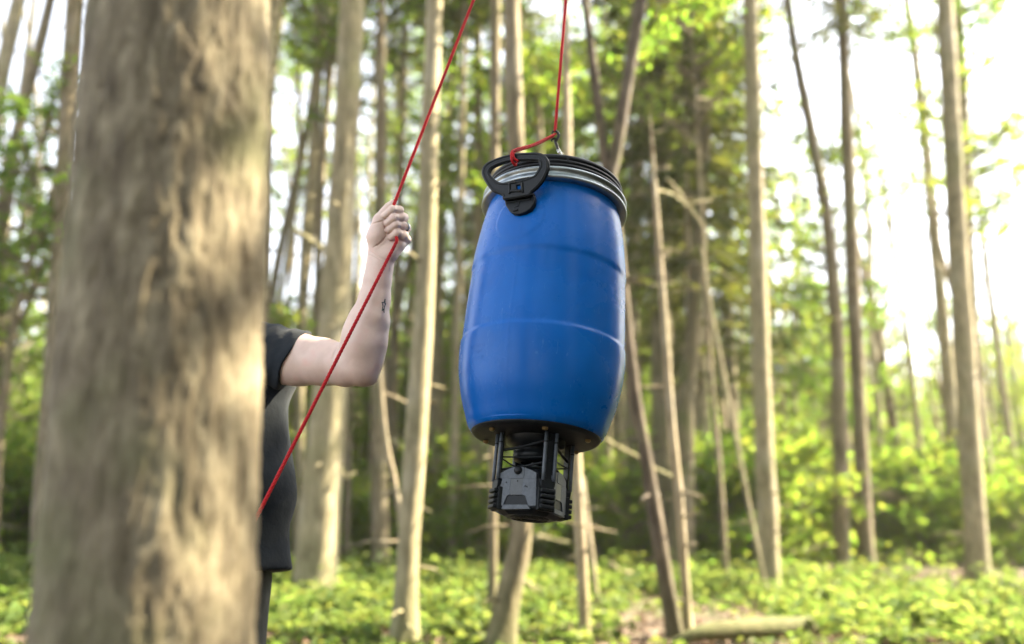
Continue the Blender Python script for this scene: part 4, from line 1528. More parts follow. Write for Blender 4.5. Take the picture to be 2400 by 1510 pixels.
# wires and bars of the guard between the posts
cn = [Vector((math.sin(AZ_F + math.pi / 4 + q * math.pi / 2), -math.cos(AZ_F + math.pi / 4 + q * math.pi / 2), 0)) * 0.084 for q in range(4)]
for q in range(4):
    a, b = cn[q], cn[(q + 1) % 4]
    for (z1, z2, r_) in ((-0.058, -0.058, 0.0018), (-0.068, -0.088, 0.0030), (-0.020, -0.045, 0.0034)):
        if z1 == -0.020 and q not in (0, 3):
            continue
        a2, b2 = (b, a) if (q % 2 and z1 != z2) else (a, b)
        p3 = resample([a2 + Vector((0, 0, z1)), (a2 + b2) / 2 + Vector((0, 0, (z1 + z2) / 2 - 0.002)), b2 + Vector((0, 0, z2))], 0.01)
        v, f = tube(p3, r_, 8)
        link('guard_bar', np_mesh('guard_bar', v, f, True, [BLACK]), barrel)

# ------------------------------------------------------------------ snap hook on the lid
LIDC = BM @ Vector((0.0, 0.0, 0.636))
hk = thing('snap_hook', 'dark steel snap hook standing on the barrel lid, holding the red rope', 'hook', tuple(LIDC))
HD = LIDC.y + 0.01


def hp(x, y, d=0.0):
    return np.array(P(x, y, HD + d) - LIDC)


_SH, _HX, _HY = 1321 / 70, 1270, 290


def hz(pts, d=0.0):
    return np.array([hp(_HX + x / _SH, _HY + y / _SH, d) for x, y in pts])


loop = smooth_path(hz([(450, 420), (480, 365), (570, 335), (670, 360), (735, 440), (742, 540), (700, 640), (640, 720), (600, 780), (625, 880), (670, 1000), (725, 1150)]), 60)
v, f = tube(loop, np.interp(np.linspace(0, 1, 60), [0, .2, .5, .62, .7, 1], [.0018, .0030, .0038, .0048, .0042, .0038]), 12)
link('hook_body', np_mesh('hook_body', v, f, True, [GUNMETAL]), hk)
v, f = tube(smooth_path(hz([(455, 420), (455, 520), (500, 640), (600, 640)]), 20), 0.0018, 8)
link('gate', np_mesh('gate', v, f, True, [GUNMETAL]), hk)
v, f = tube(smooth_path(hz([(640, 680), (540, 670), (450, 700), (430, 740), (455, 805)]), 24), np.linspace(0.0030, 0.0019, 24), 8)
link('thumb_lever', np_mesh('thumb_lever', v, f, True, [GUNMETAL]), hk)
p0, p1 = hp(_HX + 715 / _SH, _HY + 1160 / _SH), hp(_HX + 790 / _SH, _HY + 1290 / _SH)
v, f = tube([p0, p0 * .8 + p1 * .2, p0 * .78 + p1 * .22, p0 * .45 + p1 * .55, p0 * .43 + p1 * .57, p1], [0.0052, 0.0052, 0.0036, 0.0036, 0.0054, 0.0050], 16)
link('swivel', np_mesh('swivel', v, f, True, [CHROME]), hk)
v, f = tube(smooth_path([p1, p1 + [0.004, 0, -0.012], [0.002, 0, 0.03], [0, 0, 0.0]], 20), 0.004, 10)
link('swivel_stem', np_mesh('swivel_stem', v, f, True, [CHROME]), hk)

# ------------------------------------------------------------------ red rope
m, nt, bs, _ = new_mat('red_rope')
ROPE = m
_n = noise_n(nt, coords(nt), 900, 3)
nt.links.new(ramp(nt, _n.outputs[0], [(0.3, (0.34, 0.008, 0.012)), (0.7, (0.56, 0.022, 0.028))]).outputs[0], bs.inputs['Base Color'])
bs.inputs['Roughness'].default_value = 0.6
bs.inputs['Specular IOR Level'].default_value = 0.2
bump(nt, bs, _n.outputs[0], 0.4, 0.0008)


def twisted(pts, R, pitch, strands=3, seg=6, step=None):
    p = resample(pts, step or pitch / 8)
    t, n, b = frames(p)
    s = np.concatenate([[0], np.cumsum(np.linalg.norm(np.diff(p, axis=0), axis=1))])
    out = []
    for k in range(strands):
        a = 2 * np.pi * (s / pitch + k / strands)
        q = p + (n * np.cos(a)[:, None] + b * np.sin(a)[:, None]) * R * 0.50
        out.append(tube(q, R * 0.51, seg))
    return merge(out)


HAND_TOP = np.array(P(922, 483, 2.043))
HAND_IN = np.array(P(927, 522, 2.036))
HAND_BOT = np.array(P(930, 566, 2.012))
L = np.array(LIMB_P)
_dirA = unit(L - HAND_TOP)
_grd = np.array(P(697, 1025, 1.925))
_d2 = unit(_grd - HAND_BOT)
_end = HAND_BOT + _d2 * ((HAND_BOT[2] - 0.10) / -_d2[2])
_end[2] = float(gz(_end[0], _end[1])) + 0.012
rl = 0.045 + 0.007
side = np.array([1.0, 0, 0])
ang = np.linspace(math.radians(155), math.radians(5), 9)
over = [L + np.array([math.cos(a) * rl, 0, math.sin(a) * rl]) for a in ang]
coil = [_end + np.array([0.16 * math.cos(a) - 0.16, 0.16 * math.sin(a), 0.004 * a / 3]) for a in np.linspace(0.3, 15, 60)]
hook_pt = np.array(P(1301, 309, HD))
path = coil[::-1] + [_end] + [HAND_BOT + _d2 * s for s in np.linspace(1.2, 0.03, 9)] + [HAND_BOT, HAND_IN, HAND_TOP] + \
    [HAND_TOP + (over[0] - HAND_TOP) * s for s in np.linspace(0.02, 0.98, 12)] + over + [over[-1] + (hook_pt - over[-1]) * s for s in np.linspace(0.02, 1, 8)]
v, f = twisted(path, 0.0045, 0.028)
R0 = np.array(path[0])
rope = link('rope', np_mesh('rope', v, f, True, [ROPE]))
tag(rope, 'red twisted rope running from the gripping hand over a limb down to the snap hook', 'rope')
# the short length between hook and handle
HB = [np.array(in_barrel(_OX + x / _S, _OY + y / _S, HM.translation, HM.to_3x3() @ Vector((0, 0, 1)))) for x, y in ((590, 465), (598, 575))]
nloc = np.array(HM.to_3x3() @ Vector((0, 0, 1)))
tw = lambda q: np.array(BM @ Vector(q))
wrap = [tw(HB[0] + nloc * 0.010 + (HB[1] - HB[0]) * 0.0), tw(HB[0] + nloc * 0.0115 + (HB[1] - HB[0]) * 0.5), tw(HB[1] + nloc * 0.010), tw(HB[1] + (HB[1] - HB[0]) * 0.25), tw(HB[1] - nloc * 0.010), tw(HB[0] - nloc * 0.010), tw(HB[0] + (HB[0] - HB[1]) * 0.32), tw(HB[0] + nloc * 0.010 + (HB[0] - HB[1]) * 0.1)]
hk_in = np.array(P(1299, 316, HD - 0.004))
tip = wrap[-1]
v1, f1 = twisted(smooth_path([hk_in + [0.003, 0.006, 0.004], hk_in, tip * 0.5 + hk_in * 0.5 + [0, 0, -0.003], tip + (hk_in - tip) * 0.08 + [0, 0, 0.003]] + [w for w in wrap[:3]] + [wrap[3], wrap[4], wrap[5], wrap[6]], 90), 0.0034, 0.011, 3)
v2, f2 = twisted(smooth_path([tip + (hk_in - tip) * 0.05, tip * 0.5 + hk_in * 0.5 + [0.002, -0.001, -0.006], hk_in + [-0.001, 0.004, -0.002]], 30), 0.0028, 0.008, 3)
kn, kf = twisted(smooth_path([wrap[0] + [0.004, -0.003, 0], wrap[1] + [0.004, -0.004, 0], wrap[2] + [0.006, -0.003, 0.004], wrap[2] + [0.014, -0.002, -0.002]], 20), 0.0030, 0.008, 3)
vv, ff = merge([(v1, f1), (v2, f2), (kn, kf)])
tag(link('rope_loop', np_mesh('rope_loop', vv, ff, True, [ROPE])), 'short doubled red cord tied from the snap hook to the black barrel handle', 'rope')

# ------------------------------------------------------------------ person: materials
m, nt, bs, _ = new_mat('skin')
SKIN = m
_v = coords(nt)
_n = noise_n(nt, _v, 22, 4)
_f = noise_n(nt, _v, 260, 3)
c = ramp(nt, _n.outputs[0], [(0.3, (0.52, 0.375, 0.315)), (0.55, (0.585, 0.44, 0.375)), (0.75, (0.60, 0.39, 0.33))]).outputs[0]
c = mix_c(nt, mixf(nt, ramp(nt, _f.outputs[0], [(0.6, (0, 0, 0)), (0.75, (1, 1, 1))]).outputs[0], 0.18), c, (0.45, 0.23, 0.17))
nt.links.new(c, bs.inputs['Base Color'])
bs.inputs['Roughness'].default_value = 0.5
bs.inputs['Subsurface Weight'].default_value = 0.12
bs.inputs['Subsurface Radius'].default_value = (0.012, 0.004, 0.002)
bs.inputs['Subsurface Scale'].default_value = 0.5
bump(nt, bs, _f.outputs[0], 0.25, 0.0008)


def cloth_mat(name, col, s=900):
    m, nt, bs, _ = new_mat(name)
    v = coords(nt)
    n = noise_n(nt, v, 14, 4)
    w = noise_n(nt, v, s, 2)
    nt.links.new(ramp(nt, n.outputs[0], [(0.3, [x * .8 for x in col]), (0.7, [x * 1.2 for x in col])]).outputs[0], bs.inputs['Base Color'])
    bs.inputs['Roughness'].default_value = 0.9
    bs.inputs['Sheen Weight'].default_value = 0.05
    bs.inputs['Specular IOR Level'].default_value = 0.2
    b = bump(nt, bs, n.outputs[0], 0.5, 0.012)
    return m


SHIRT = cloth_mat('navy_jersey', (0.009, 0.013, 0.018))
TROUSER = cloth_mat('dark_trouser', (0.05, 0.052, 0.045))
BOOT = simple_mat('boot_leather', (0.04, 0.03, 0.022), 0.6, 0, 0.3, 30, 0.3)
HAIR = simple_mat('brown_hair', (0.055, 0.035, 0.02), 0.55, 0, 0.4, 120, 0.8, 0.4, 0.004)
EYEW = simple_mat('eye_white', (0.7, 0.68, 0.64), 0.2, 0, 0.03, 30, 0)
IRIS = simple_mat('iris', (0.05, 0.07, 0.08), 0.15, 0, 0.2, 300, 0)
INK = simple_mat('tattoo_ink', (0.055, 0.065, 0.065), 0.6, 0, 0.2, 300, 0)
LIPS = simple_mat('lips', (0.42, 0.19, 0.16), 0.4, 0, 0.1, 100, 0.1)

# The person stands at the left, half turned towards the barrel.
PC = Vector((-0.792, 2.235, 0.0))
FEET = float(gz(PC.x, PC.y))
person = thing('person', 'person in a navy t-shirt, fist raised and gripping the red rope, star tattoo on forearm', 'person', (PC.x, PC.y, FEET))
PI_ = np.array([PC.x, PC.y, FEET])


def add_part(name, v, f, mat, parent=person, smooth=True):
    return link(name, np_mesh(name, np.asarray(v) - PI_, f, smooth, [mat]), parent)


ARM_D = 2.05


def im2w(v):
    v = np.asarray(v, float)
    return Pn(v[:, :2], ARM_D - v[:, 2] / 1000.0)


# ---- raised arm and fist, in millimetre-sized picture units (x right, y down, z towards the camera)
A = Field((560, 455, -260), (985, 925, 62), 1.3)
# upper arm and elbow
A.chain([(585, 832, -215, 70), (640, 838, -178, 64), (700, 845, -120, 58), (760, 850, -68, 52)], 14)
A.chain([(760, 850, -68, 51), (812, 858, -28, 46), (846, 862, -6, 40)], 16)
A.ell((861, 884, -12), (22, 19, 24), 20)
A.cone((700, 822, -100), (792, 840, -25), 34, 28, 26)       # biceps
# forearm
A.chain([(846, 858, -4, 42), (856, 800, 4, 46), (868, 745, 6, 41), (878, 700, 6, 35.5), (885, 655, 4, 31), (891, 620, 2, 29.5), (893, 600, 0, 29)], 14)
A.ell((838, 800, 6), (36, 62, 40), 26)                       # brachioradialis bulk
A.cone((872, 840, 0), (884, 760, 0), 26, 24, 22)
A.cone((898, 640, 14), (884, 740, 34), 5, 9, 14)             # tendons
A.cone((886, 636, 18), (874, 700, 32), 4, 6, 12)
# palm
MC = [((926, 494, -12), 13), ((942, 510, -17), 13), ((950, 534, -17), 12.5), ((951, 562, -10), 12.5)]
for (c_, r_) in MC:
    A.cone((893, 606, 0), c_, 24, r_, 9)
A.cone((878, 560, 4), (905, 505, -2), 17, 15, 12)
A.chain([(884, 592, 4, 20), (882, 552, 10, 19.5), (890, 516, 8, 15.5)], 12)          # ball of the thumb
A.chain([(890, 516, 8, 14), (903, 497, 5, 11), (911, 486, 3, 9.5), (919, 476, 0, 7.2)], 7)   # thumb along the rope
A.chain([(898, 603, 6, 19), (913, 592, 12, 19), (932, 573, 8, 17)], 12)              # little-finger side of the palm
A.cone((905, 560, -4), (930, 540, -8), 24, 22, 10)
# fingers: knuckle -> first joint -> second joint -> tip, each curled round the rope
FING = [
    [(932, 494, -14, 12.0), (935, 494, 16, 9.8), (919, 491, 31, 9.2), (902, 505, 22, 8.2)],
    [(946, 511, -17, 12.0), (939, 509, 17, 10.0), (923, 510, 33, 9.4), (907, 523, 23, 8.6)],
    [(952, 535, -17, 11.8), (943, 529, 14, 9.6), (928, 526, 31, 9.2), (910, 539, 22, 8.6)],
    [(952, 562, -10, 12.0), (945, 552, 15, 9.8), (931, 545, 30, 9.4), (917, 556, 22, 8.8)],
]
for q in FING:
    G = Field((880, 460, -45), (975, 590, 60), 1.3)
    G.lo = np.array(A.lo)
    # each finger is joined to the hand with a tight crease
    i0 = np.round((np.array((885, 462, -40)) - A.lo) / A.h).astype(int)
    i1 = np.round((np.array((978, 588, 58)) - A.lo) / A.h).astype(int)
    G.lo = A.lo + i0 * A.h
    G.f = np.full(tuple(i1 - i0), 1e3, np.float32)
    G.ax = [G.lo[i] + A.h * np.arange(G.f.shape[i]) for i in range(3)]
    G.chain(q, 4.5)
    x_, y_, z_, r_ = q[1]
    G.ell((x_ + 1, y_, z_ + 1), (r_ + 1.2,) * 3, 4)
    sl = tuple(slice(a, b) for a, b in zip(i0, i1))
    g = A.f[sl]
    k = 1.6
    hh = np.maximum(k - np.abs(g - G.f), 0) / k
    A.f[sl] = np.minimum(g, G.f) - hh * hh * k * 0.25
    # shallow creases over the joints
    for j in (1, 2):
        a_, b_ = np.array(q[j][:3]), np.array(q[j + 1][:3])
va, fa = A.mesh()


def crease(pl, depth, wid):
    """Press a skin fold, drawn as a line in picture units, into the side facing the camera."""
    q = resample(np.array(pl, float), 1.5)
    box_ = (va[:, 0] > q[:, 0].min() - 8) & (va[:, 0] < q[:, 0].max() + 8) & (va[:, 1] > q[:, 1].min() - 8) & (va[:, 1] < q[:, 1].max() + 8)
    ii = np.where(box_)[0]
    d = np.sqrt(((va[ii, None, :2] - q[None]) ** 2).sum(-1)).min(1)
    front = va[ii, 2] > np.median(va[ii, 2])
    va[ii, 2] -= depth * np.exp(-(d / wid) ** 2) * front


crease([(896, 519), (880, 523), (870, 526)], 3.0, 2.0)
crease([(899, 522), (904, 538), (906, 552), (900, 562), (886, 574)], 3.5, 2.2)
crease([(886, 574), (876, 580)], 2.0, 2.0)
crease([(864, 588), (878, 596), (895, 606), (906, 612)], 1.8, 2.0)
crease([(866, 598), (882, 606), (900, 615)], 1.2, 1.8)
crease([(799, 803), (788, 822), (780, 840)], 2.2, 4.0)
for (x_, y_) in ((919, 491), (923, 510), (928, 526), (931, 545)):
    crease([(x_ - 1, y_ - 6), (x_ + 1, y_ + 6)], 0.9, 1.6)
arm_w = im2w(va)
fa = fa[:, ::-1]
arm_bvh = BVHTree.FromPolygons([tuple(x) for x in arm_w], [tuple(int(i) for i in q) for q in fa])

# ---- torso, neck, head and the other arm (turned by YAW)
YAW = math.radians(12)
RY = np.array([[math.cos(YAW), -math.sin(YAW), 0], [math.sin(YAW), math.cos(YAW), 0], [0, 0, 1]])


def W(v):
    return np.asarray(v, float) @ RY.T + np.array([PC.x, PC.y, 0])


sh_l = (W([[0.185, 0.0, 1.43]])[0])
el_w = im2w([[640, 838, -178]])[0]
HC = np.array([0.012, -0.015, 1.655])                 # middle of the head
B = Field((-0.33, -0.2, 0.55), (0.33, 0.2, 1.62), 0.006)
B.cone((0, 0.0, 0.95), (0, 0.01, 1.12), 0.135, 0.13, 0.05, sc=(0.82, 1.1, 1))
B.cone((0, 0.01, 1.12), (0, 0.012, 1.34), 0.135, 0.145, 0.06, sc=(0.80, 1.12, 1))
B.cone((-0.155, 0.01, 1.425), (0.155, 0.01, 1.425), 0.062, 0.062, 0.06)
B.cone((0, 0.02, 1.44), (0.006, 0.004, 1.58), 0.062, 0.050, 0.04)
B.cone((-0.14, 0.015, 1.43), (0, 0.02, 1.50), 0.035, 0.05, 0.04)
B.cone((0.14, 0.015, 1.43), (0, 0.02, 1.50), 0.035, 0.05, 0.04)
vb, fb = B.mesh()
vb = W(vb)
# relaxed arm
Rr = Field((-0.36, -0.22, 0.58), (-0.13, 0.14, 1.50), 0.0036)
Rr.chain([(-0.19, 0.01, 1.42, 0.056), (-0.232, 0.02, 1.27, 0.049), (-0.250, 0.02, 1.13, 0.041)], 0.02)
Rr.chain([(-0.250, 0.02, 1.13, 0.041), (-0.258, -0.005, 1.06, 0.042), (-0.258, -0.045, 0.94, 0.031), (-0.256, -0.062, 0.875, 0.027)], 0.015)
Rr.cone((-0.256, -0.064, 0.865), (-0.250, -0.080, 0.79), 0.025, 0.026, 0.012, sc=(1.25, 0.8, 1))
Rr.cone((-0.252, -0.05, 0.86), (-0.250, -0.058, 0.80), 0.02, 0.018, 0.012)
for i in range(4):
    y0 = -0.105 + i * 0.0175
    Rr.chain([(-0.250, y0, 0.795, 0.0105), (-0.247, y0 - 0.006, 0.755, 0.0095), (-0.236, y0 - 0.004, 0.730, 0.0088), (-0.224, y0 + 0.002, 0.718, 0.0078)], 0.004)
Rr.chain([(-0.248, -0.095, 0.845, 0.014), (-0.238, -0.118, 0.815, 0.0115), (-0.228, -0.122, 0.785, 0.0095)], 0.006)
vr, fr = Rr.mesh()
vr = W(vr)

# head, built facing -y about its own middle, then turned to look up the rope
H = Field((-0.105, -0.15, -0.19), (0.105, 0.125, 0.145), 0.0019)
H.ell((0, 0.014, 0.032), (0.0765, 0.0975, 0.093))
H.ell((0, -0.035, -0.005), (0.062, 0.058, 0.080), 0.03)
H.cone((0, -0.028, -0.050), (0, -0.066, -0.092), 0.048, 0.022, 0.03)
H.cone((-0.050, 0.0, -0.050), (-0.018, -0.068, -0.092), 0.022, 0.015, 0.022)
H.cone((0.050, 0.0, -0.050), (0.018, -0.068, -0.092), 0.022, 0.015, 0.022)
H.ell((0, -0.080, -0.093), (0.018, 0.013, 0.014), 0.014)
for s in (-1, 1):
    H.ell((s * 0.043, -0.062, -0.022), (0.019, 0.020, 0.015), 0.02)
    H.cone((s * 0.010, -0.088, 0.024), (s * 0.040, -0.074, 0.022), 0.008, 0.0065, 0.012)
    H.ell((s * 0.031, -0.095, 0.005), (0.017, 0.018, 0.0105), 0.012, 'sub')
    H.ell((s * 0.031, -0.0705, 0.004), (0.0155, 0.0150, 0.0150), 0.004)
    H.cone((s * 0.018, -0.084, -0.0005), (s * 0.043, -0.077, 0.001), 0.0022, 0.0020, 0.004)
    H.cone((s * 0.017, -0.085, 0.010), (s * 0.044, -0.077, 0.010), 0.0030, 0.0026, 0.004)
H.cone((0, -0.088, 0.016), (0, -0.110, -0.022), 0.0080, 0.0098, 0.010)
for s in (-1, 1):
    H.ell((s * 0.0105, -0.100, -0.0265), (0.0075, 0.010, 0.0068), 0.006)
    H.ell((s * 0.0062, -0.105, -0.034), (0.0032, 0.005, 0.0035), 0.003, 'sub')
H.cone((0, -0.089, -0.030), (0, -0.088, -0.048), 0.010, 0.012, 0.012)
H.cone((-0.019, -0.082, -0.0575), (0.0, -0.0945, -0.0545), 0.0042, 0.0058, 0.004)
H.cone((0.019, -0.082, -0.0575), (0.0, -0.0945, -0.0545), 0.0042, 0.0058, 0.004)
H.cone((-0.016, -0.083, -0.0635), (0.0, -0.0930, -0.0655), 0.0045, 0.0064, 0.004)
H.cone((0.016, -0.083, -0.0635), (0.0, -0.0930, -0.0655), 0.0045, 0.0064, 0.004)
H.cone((-0.021, -0.088, -0.0595), (0.021, -0.088, -0.0595), 0.0013, 0.0013, 0.002, 'sub')
H.cone((0, -0.0995, -0.0598), (0, -0.1000, -0.0598), 0.0018, 0.0018, 0.002, 'sub')
for s in (-1, 1):
    H.cone((s * 0.077, 0.016, 0.016), (s * 0.0765, 0.006, -0.028), 0.0135, 0.0085, 0.006, sc=(2.3, 1, 1))
    H.cone((s * 0.0835, 0.010, 0.010), (s * 0.0825, 0.004, -0.010), 0.0052, 0.0042, 0.004, 'sub')
H.cone((0, 0.022, -0.06), (0, 0.045, -0.17), 0.050, 0.056, 0.03)
vh, fh = H.mesh()
_hg = np.meshgrid(*H.ax, indexing='ij')
_hp = np.stack(_hg, -1)
_ang = np.abs(_hg[0])
_top = np.where(_ang < 0.022, -0.040, -0.040 + 1.15 * (_ang - 0.022)) + 0.004 * noise3(_hp, 31, 2, 90)
_mouth = np.sqrt((_hg[0] / 0.021) ** 2 + ((_hg[2] + 0.0605) / 0.0095) ** 2) - 1
Bd = Field((-0.105, -0.15, -0.19), (0.105, 0.125, 0.145), 0.0019)
Bd.f = np.maximum.reduce([H.f - 0.0024 + 0.0016 * noise3(_hp, 33, 2, 300), _hg[2] - _top, -_mouth * 0.01, _hg[1] - 0.002 - 0.25 * (_hg[2] + 0.06), -(_hg[2] + 0.118 - 0.35 * (_hg[1] + 0.08))]).astype(np.float32)
vbd, fbd = Bd.mesh()
HR = np.array(Euler((math.radians(-13), math.radians(-4), math.radians(36))).to_matrix())


def head_w(v):
    return W(np.asarray(v) @ HR.T + HC)


parts = [(arm_w, fa), (vb, fb), (vr, fr), (head_w(vh), fh)]
vv, ff = merge(parts)
body_o = add_part('body', vv, ff, SKIN)

# hair: a cap of the skull with an uneven edge
K = Field((-0.105, -0.115, -0.10), (0.105, 0.135, 0.155), 0.0026)
K.ell((0, 0.016, 0.036), (0.0835, 0.1045, 0.100))
gx, gy, gz_ = np.meshgrid(*K.ax, indexing='ij')
pp = np.stack([gx, gy, gz_], -1)
edge = 0.052 - 0.95 * np.clip(gy + 0.055, 0, 0.2) + 0.010 * noise3(pp, 9, 2, 60)
edge = np.maximum(edge, -0.062)
K.f = np.maximum(K.f + 0.0035 * noise3(pp * [1, .6, .6], 12, 3, 90.0), (edge - gz_)).astype(np.float32)
K.f = np.maximum(K.f, -np.where((np.abs(gx) > 0.062) & (gy < 0.03) & (gy > -0.02) & (gz_ < 0.022), -0.001, 1.0) * 1.0 * -1 if False else K.f)
vk, fk = K.mesh()
add_part('hair', head_w(vk), fk, HAIR)
add_part('beard', head_w(vbd), fbd, HAIR)
for s in (-1, 1):
    a = np.array([[s * 0.0125, -0.0955, 0.0225], [s * 0.026, -0.0925, 0.0275], [s * 0.040, -0.0830, 0.0265], [s * 0.047, -0.0745, 0.0215]])
    v, f = tube(smooth_path(a, 14), np.array([.0022, .003, .0034, .0036, .0036, .0036, .0035, .0034, .0032, .003, .0026, .0022, .0016, .001]), 6)
    add_part('eyebrow', head_w(v), f, HAIR)
    u, w_ = np.meshgrid(np.linspace(0, 2 * np.pi, 20, endpoint=False), np.linspace(0, np.pi, 12))
    c0 = np.array([s * 0.031, -0.0722, 0.0045])
    sp = np.stack([np.cos(u) * np.sin(w_), -np.cos(w_), np.sin(u) * np.sin(w_)], -1)
    v = (c0 + sp * 0.0150).reshape(-1, 3)
    i = np.arange(11)[:, None] * 20
    j = np.arange(20)[None]
    f = np.stack([i + j, i + (j + 1) % 20, i + 20 + (j + 1) % 20, i + 20 + j], -1).reshape(-1, 4)
    e = add_part('eye', head_w(v), f, EYEW)
    cc = c0 + np.array([0.002, -0.0149, 0.002])
    v, f = tube([cc, cc + [0, -0.0008, 0]], [0.0062, 0.0052], 16)
    add_part('iris', head_w(v), f, IRIS, e)

# ---- t-shirt: body, two sleeves, folds; hem and sleeve ends cut open
S = Field((-0.36, -0.24, 0.86), (0.36, 0.24, 1.54), 0.0062)
S.cone((0, 0.0, 0.84), (0, 0.008, 1.12), 0.192, 0.166, 0.05, sc=(0.775, 1.22, 1))
S.cone((0, 0.008, 1.12), (0, 0.012, 1.35), 0.166, 0.160, 0.06, sc=(0.775, 1.16, 1))
S.cone((-0.160, 0.012, 1.428), (0.160, 0.012, 1.428), 0.070, 0.070, 0.06)
S.cone((-0.13, 0.018, 1.440), (0, 0.024, 1.478), 0.040, 0.062, 0.04)
S.cone((0.13, 0.018, 1.440), (0, 0.024, 1.478), 0.040, 0.062, 0.04)
S.cone((-0.19, 0.012, 1.415), (-0.243, 0.020, 1.225), 0.070, 0.071, 0.03)
gx, gy, gz_ = np.meshgrid(*S.ax, indexing='ij')
pp = np.stack([gx, gy, gz_], -1)
fold = 0.006 * np.sin(24 * gx + 16 * gz_ + 4 * noise3(pp, 4, 2, 8)) * np.clip((1.30 - gz_) * 3, 0.1, 1) + 0.009 * noise3(pp * [1, 1, 0.45], 8, 3, 14) - 0.006 * np.abs(noise3(pp @ np.array([[1, 0, .6], [0, 1, 0], [-.6, 0, 1]]) * [.5, 1, 1.3], 18, 2, 15))
S.f = (S.f + fold).astype(np.float32)
S.cut((0, 0, 0.893), (0.06, -0.10, -1.0))
S.cut((-0.243, 0.02, 1.215), (-0.25, 0.03, -1.0)) if False else None
neck = np.sqrt((gx - 0.004) ** 2 + (gy + 0.006 + (gz_ - 1.5) * 0.15) ** 2) - 0.073
S.f = np.where(gz_ > 1.44, np.maximum(S.f, -np.maximum(neck, 1.452 + 0.45 * (gy + 0.06) - gz_)), S.f).astype(np.float32)
sl_cut = np.maximum(-(gx + 0.165 + 0.0), -9) * 0
arm_zone = (gx < -0.178 - 0.12 * np.clip(1.25 - gz_, 0, 1)) & (gz_ < 1.232 - 0.2 * (gx + 0.24))
S.f = np.where(arm_zone & (gx < -0.185), np.maximum(S.f, 0.004), S.f).astype(np.float32)
vs, fs = S.mesh()
shirt = add_part('tshirt', W(vs), fs, SHIRT)
# sleeve of the raised arm, in the arm's own units
Q = Field((540, 740, -300), (770, 935, 20), 2.6)
Q.chain([(560, 826, -225, 80), (640, 838, -178, 73), (700, 842, -120, 67), (760, 850, -68, 64)], 14)
gx, gy, gz_ = np.meshgrid(*Q.ax, indexing='ij')
pp = np.stack([gx, gy, gz_], -1)
Q.f = (Q.f + 2.6 * noise3(pp * [1, .5, .6], 6, 2, 0.05) + 1.6 * np.sin(gx * 0.16 + gy * 0.05)).astype(np.float32)
Q.cut((716, 783, -100), (1.0, -0.28, 0.42))
Q.f = np.maximum(Q.f, (gx + 0.62 * (gy - 783) - 718 + 0.35 * (gz_ + 100) + 2.2 * np.sin(gy * .09)) * 0.8).astype(np.float32)
vq, fq = Q.mesh()
sl = add_part('sleeve', im2w(vq), fq[:, ::-1], SHIRT, shirt)
# other sleeve's and hem's stitched edge
v, f = tube(smooth_path(W([[0.2475 * math.cos(a), 0.157 * math.sin(a), 0.897 + 0.06 * 0.2475 * math.cos(a) - 0.10 * 0.157 * math.sin(a)] for a in np.linspace(0, 6.4, 40)]), 120), 0.004, 6, False)

# ---- trousers and boots
Tt = Field((-0.26, -0.24, 0.06), (0.26, 0.24, 1.02), 0.0075)
Tt.cone((0, 0.0, 0.95), (0, 0.0, 0.90), 0.150, 0.152, 0.03, sc=(0.82, 1.15, 1))
for s in (-1, 1):
    Tt.chain([(s * 0.085, 0.0, 0.88, 0.108), (s * 0.105, -0.01, 0.52, 0.082), (s * 0.115, 0.015, 0.10, 0.068)], 0.03)
gx, gy, gz_ = np.meshgrid(*Tt.ax, indexing='ij')
pp = np.stack([gx, gy, gz_], -1)
Tt.f = (Tt.f + 0.006 * noise3(pp * [1, 1, .6], 14, 3, 20)).astype(np.float32)
Tt.cut((0, 0, 0.09), (0, 0, -1))
vt, ft = Tt.mesh()
vt = W(vt)
vt[:, 2] += 0
add_part('trousers', vt, ft, TROUSER)
for s in (-1, 1):
    Bt = Field((s * 0.118 - 0.075, -0.24, -0.01), (s * 0.118 + 0.075, 0.13, 0.17), 0.005)
    Bt.cone((s * 0.115, 0.02, 0.15), (s * 0.115, 0.02, 0.06), 0.052, 0.052, 0.02)
    Bt.cone((s * 0.115, 0.03, 0.045), (s * 0.125, -0.16, 0.035), 0.046, 0.042, 0.03, sc=(1, 1, 1.05))
    Bt.cut((0, 0, 0.0), (0, 0, -1))
    v, f = Bt.mesh()
    v = W(v) + [0, 0, FEET]
    add_part('boot', v, f, BOOT)

# ---- ring on the ring finger
a_, b_ = np.array(FING[2][0][:3], float), np.array(FING[2][1][:3], float)
cc = a_ * 0.48 + b_ * 0.52 + np.array([0.6, 0, 0])
d_ = unit(b_ - a_)
u_ = unit(np.cross(d_, [0, 1, 0]))
w_ = np.cross(d_, u_)
aa = np.linspace(0, 2 * np.pi, 40)
rp = np.array([cc + (u_ * math.cos(t) + w_ * math.sin(t)) * 11.9 for t in aa])
prt = []
for o_ in (-2.2, -0.75, 0.75, 2.2):
    prt.append(tube(im2w(rp + d_ * o_), 0.00125, 8, False))
v, f = merge(prt)
add_part('ring', v, f, simple_mat('ring_steel', (0.30, 0.32, 0.36), 0.2, 1.0, 0.1, 60, 0))
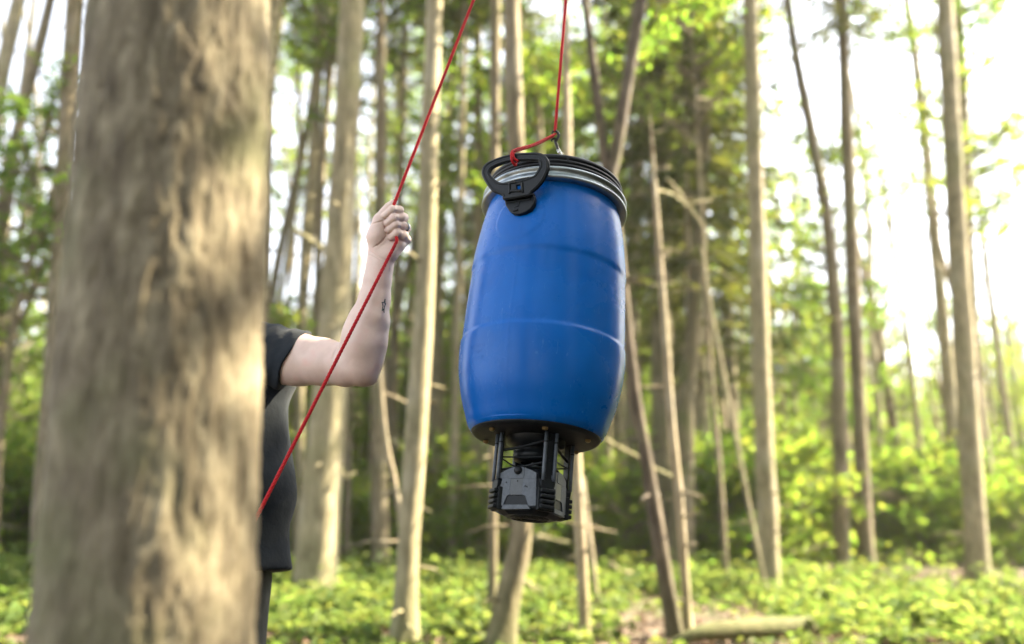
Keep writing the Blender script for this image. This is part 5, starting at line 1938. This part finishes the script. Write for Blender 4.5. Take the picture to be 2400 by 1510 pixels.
# ---- finger nail of the index finger
nn = arm_bvh.find_nearest(Vector(P(905, 503, 2.00)))
no = np.array(nn[1])
ctr = np.array(nn[0])
tg = unit(np.array(P(897, 509, 2.03)) - np.array(P(912, 497, 2.03)))
tg = unit(tg - no * np.dot(tg, no))
sd = np.cross(no, tg)
gv, gf = [], []
for i in range(7):
    for j in range(7):
        x, y = (i - 3) / 3, (j - 3) / 3
        q = math.sqrt(max(0, 1 - 0.35 * max(x, 0) ** 2))
        gv.append(ctr + tg * x * 0.0055 + sd * y * 0.0045 * q + no * (0.0009 - 0.0018 * y * y - 0.0006 * x * x))
for i in range(6):
    for j in range(6):
        gf.append([i * 7 + j, i * 7 + j + 1, (i + 1) * 7 + j + 1, (i + 1) * 7 + j])
add_part('fingernail', gv, gf, simple_mat('nail', (0.66, 0.46, 0.42), 0.25, 0, 0.05, 60, 0))
# ---- star tattoo on the forearm: inked outline lying on the skin
star = []
for k in range(10):
    a = math.radians(-90 + 36 * k + 8)
    rr2 = 14.5 if k % 2 == 0 else 6.2
    star.append((906 + rr2 * math.cos(a) * 0.95, 714 + rr2 * math.sin(a) * 1.15))
star.append(star[0])
st = resample(np.array(star), 0.8)
line = []
for x, y in st:
    h = arm_bvh.find_nearest(Vector(P(x + 5, y, 2.05 - 0.05)))
    line.append(np.array(h[0]) + np.array(h[1]) * 0.0001)
v, f = tube(np.array(line), 0.0011, 6)
add_part('tattoo', v, f, INK)

# ------------------------------------------------------------------ thin morning air in the wood
bm = box(0, 110, 11.6, 660, 700, 28.0)
hz_m = bpy.data.materials.new('haze')
hz_m.use_nodes = True
_n = hz_m.node_tree
for q in list(_n.nodes):
    _n.nodes.remove(q)
_o = _n.nodes.new('ShaderNodeOutputMaterial')
_p = _n.nodes.new('ShaderNodeVolumePrincipled')
_p.inputs['Color'].default_value = (0.95, 0.95, 0.92, 1)
_p.inputs['Density'].default_value = 0.0006
_p.inputs['Anisotropy'].default_value = 0.3
_n.links.new(_p.outputs[0], _o.inputs['Volume'])
haze = bm_obj('haze', bm, None, hz_m)
haze['kind'] = 'stuff'
haze['label'] = 'thin haze hanging between the trees'
scene.cycles.volume_bounces = 0
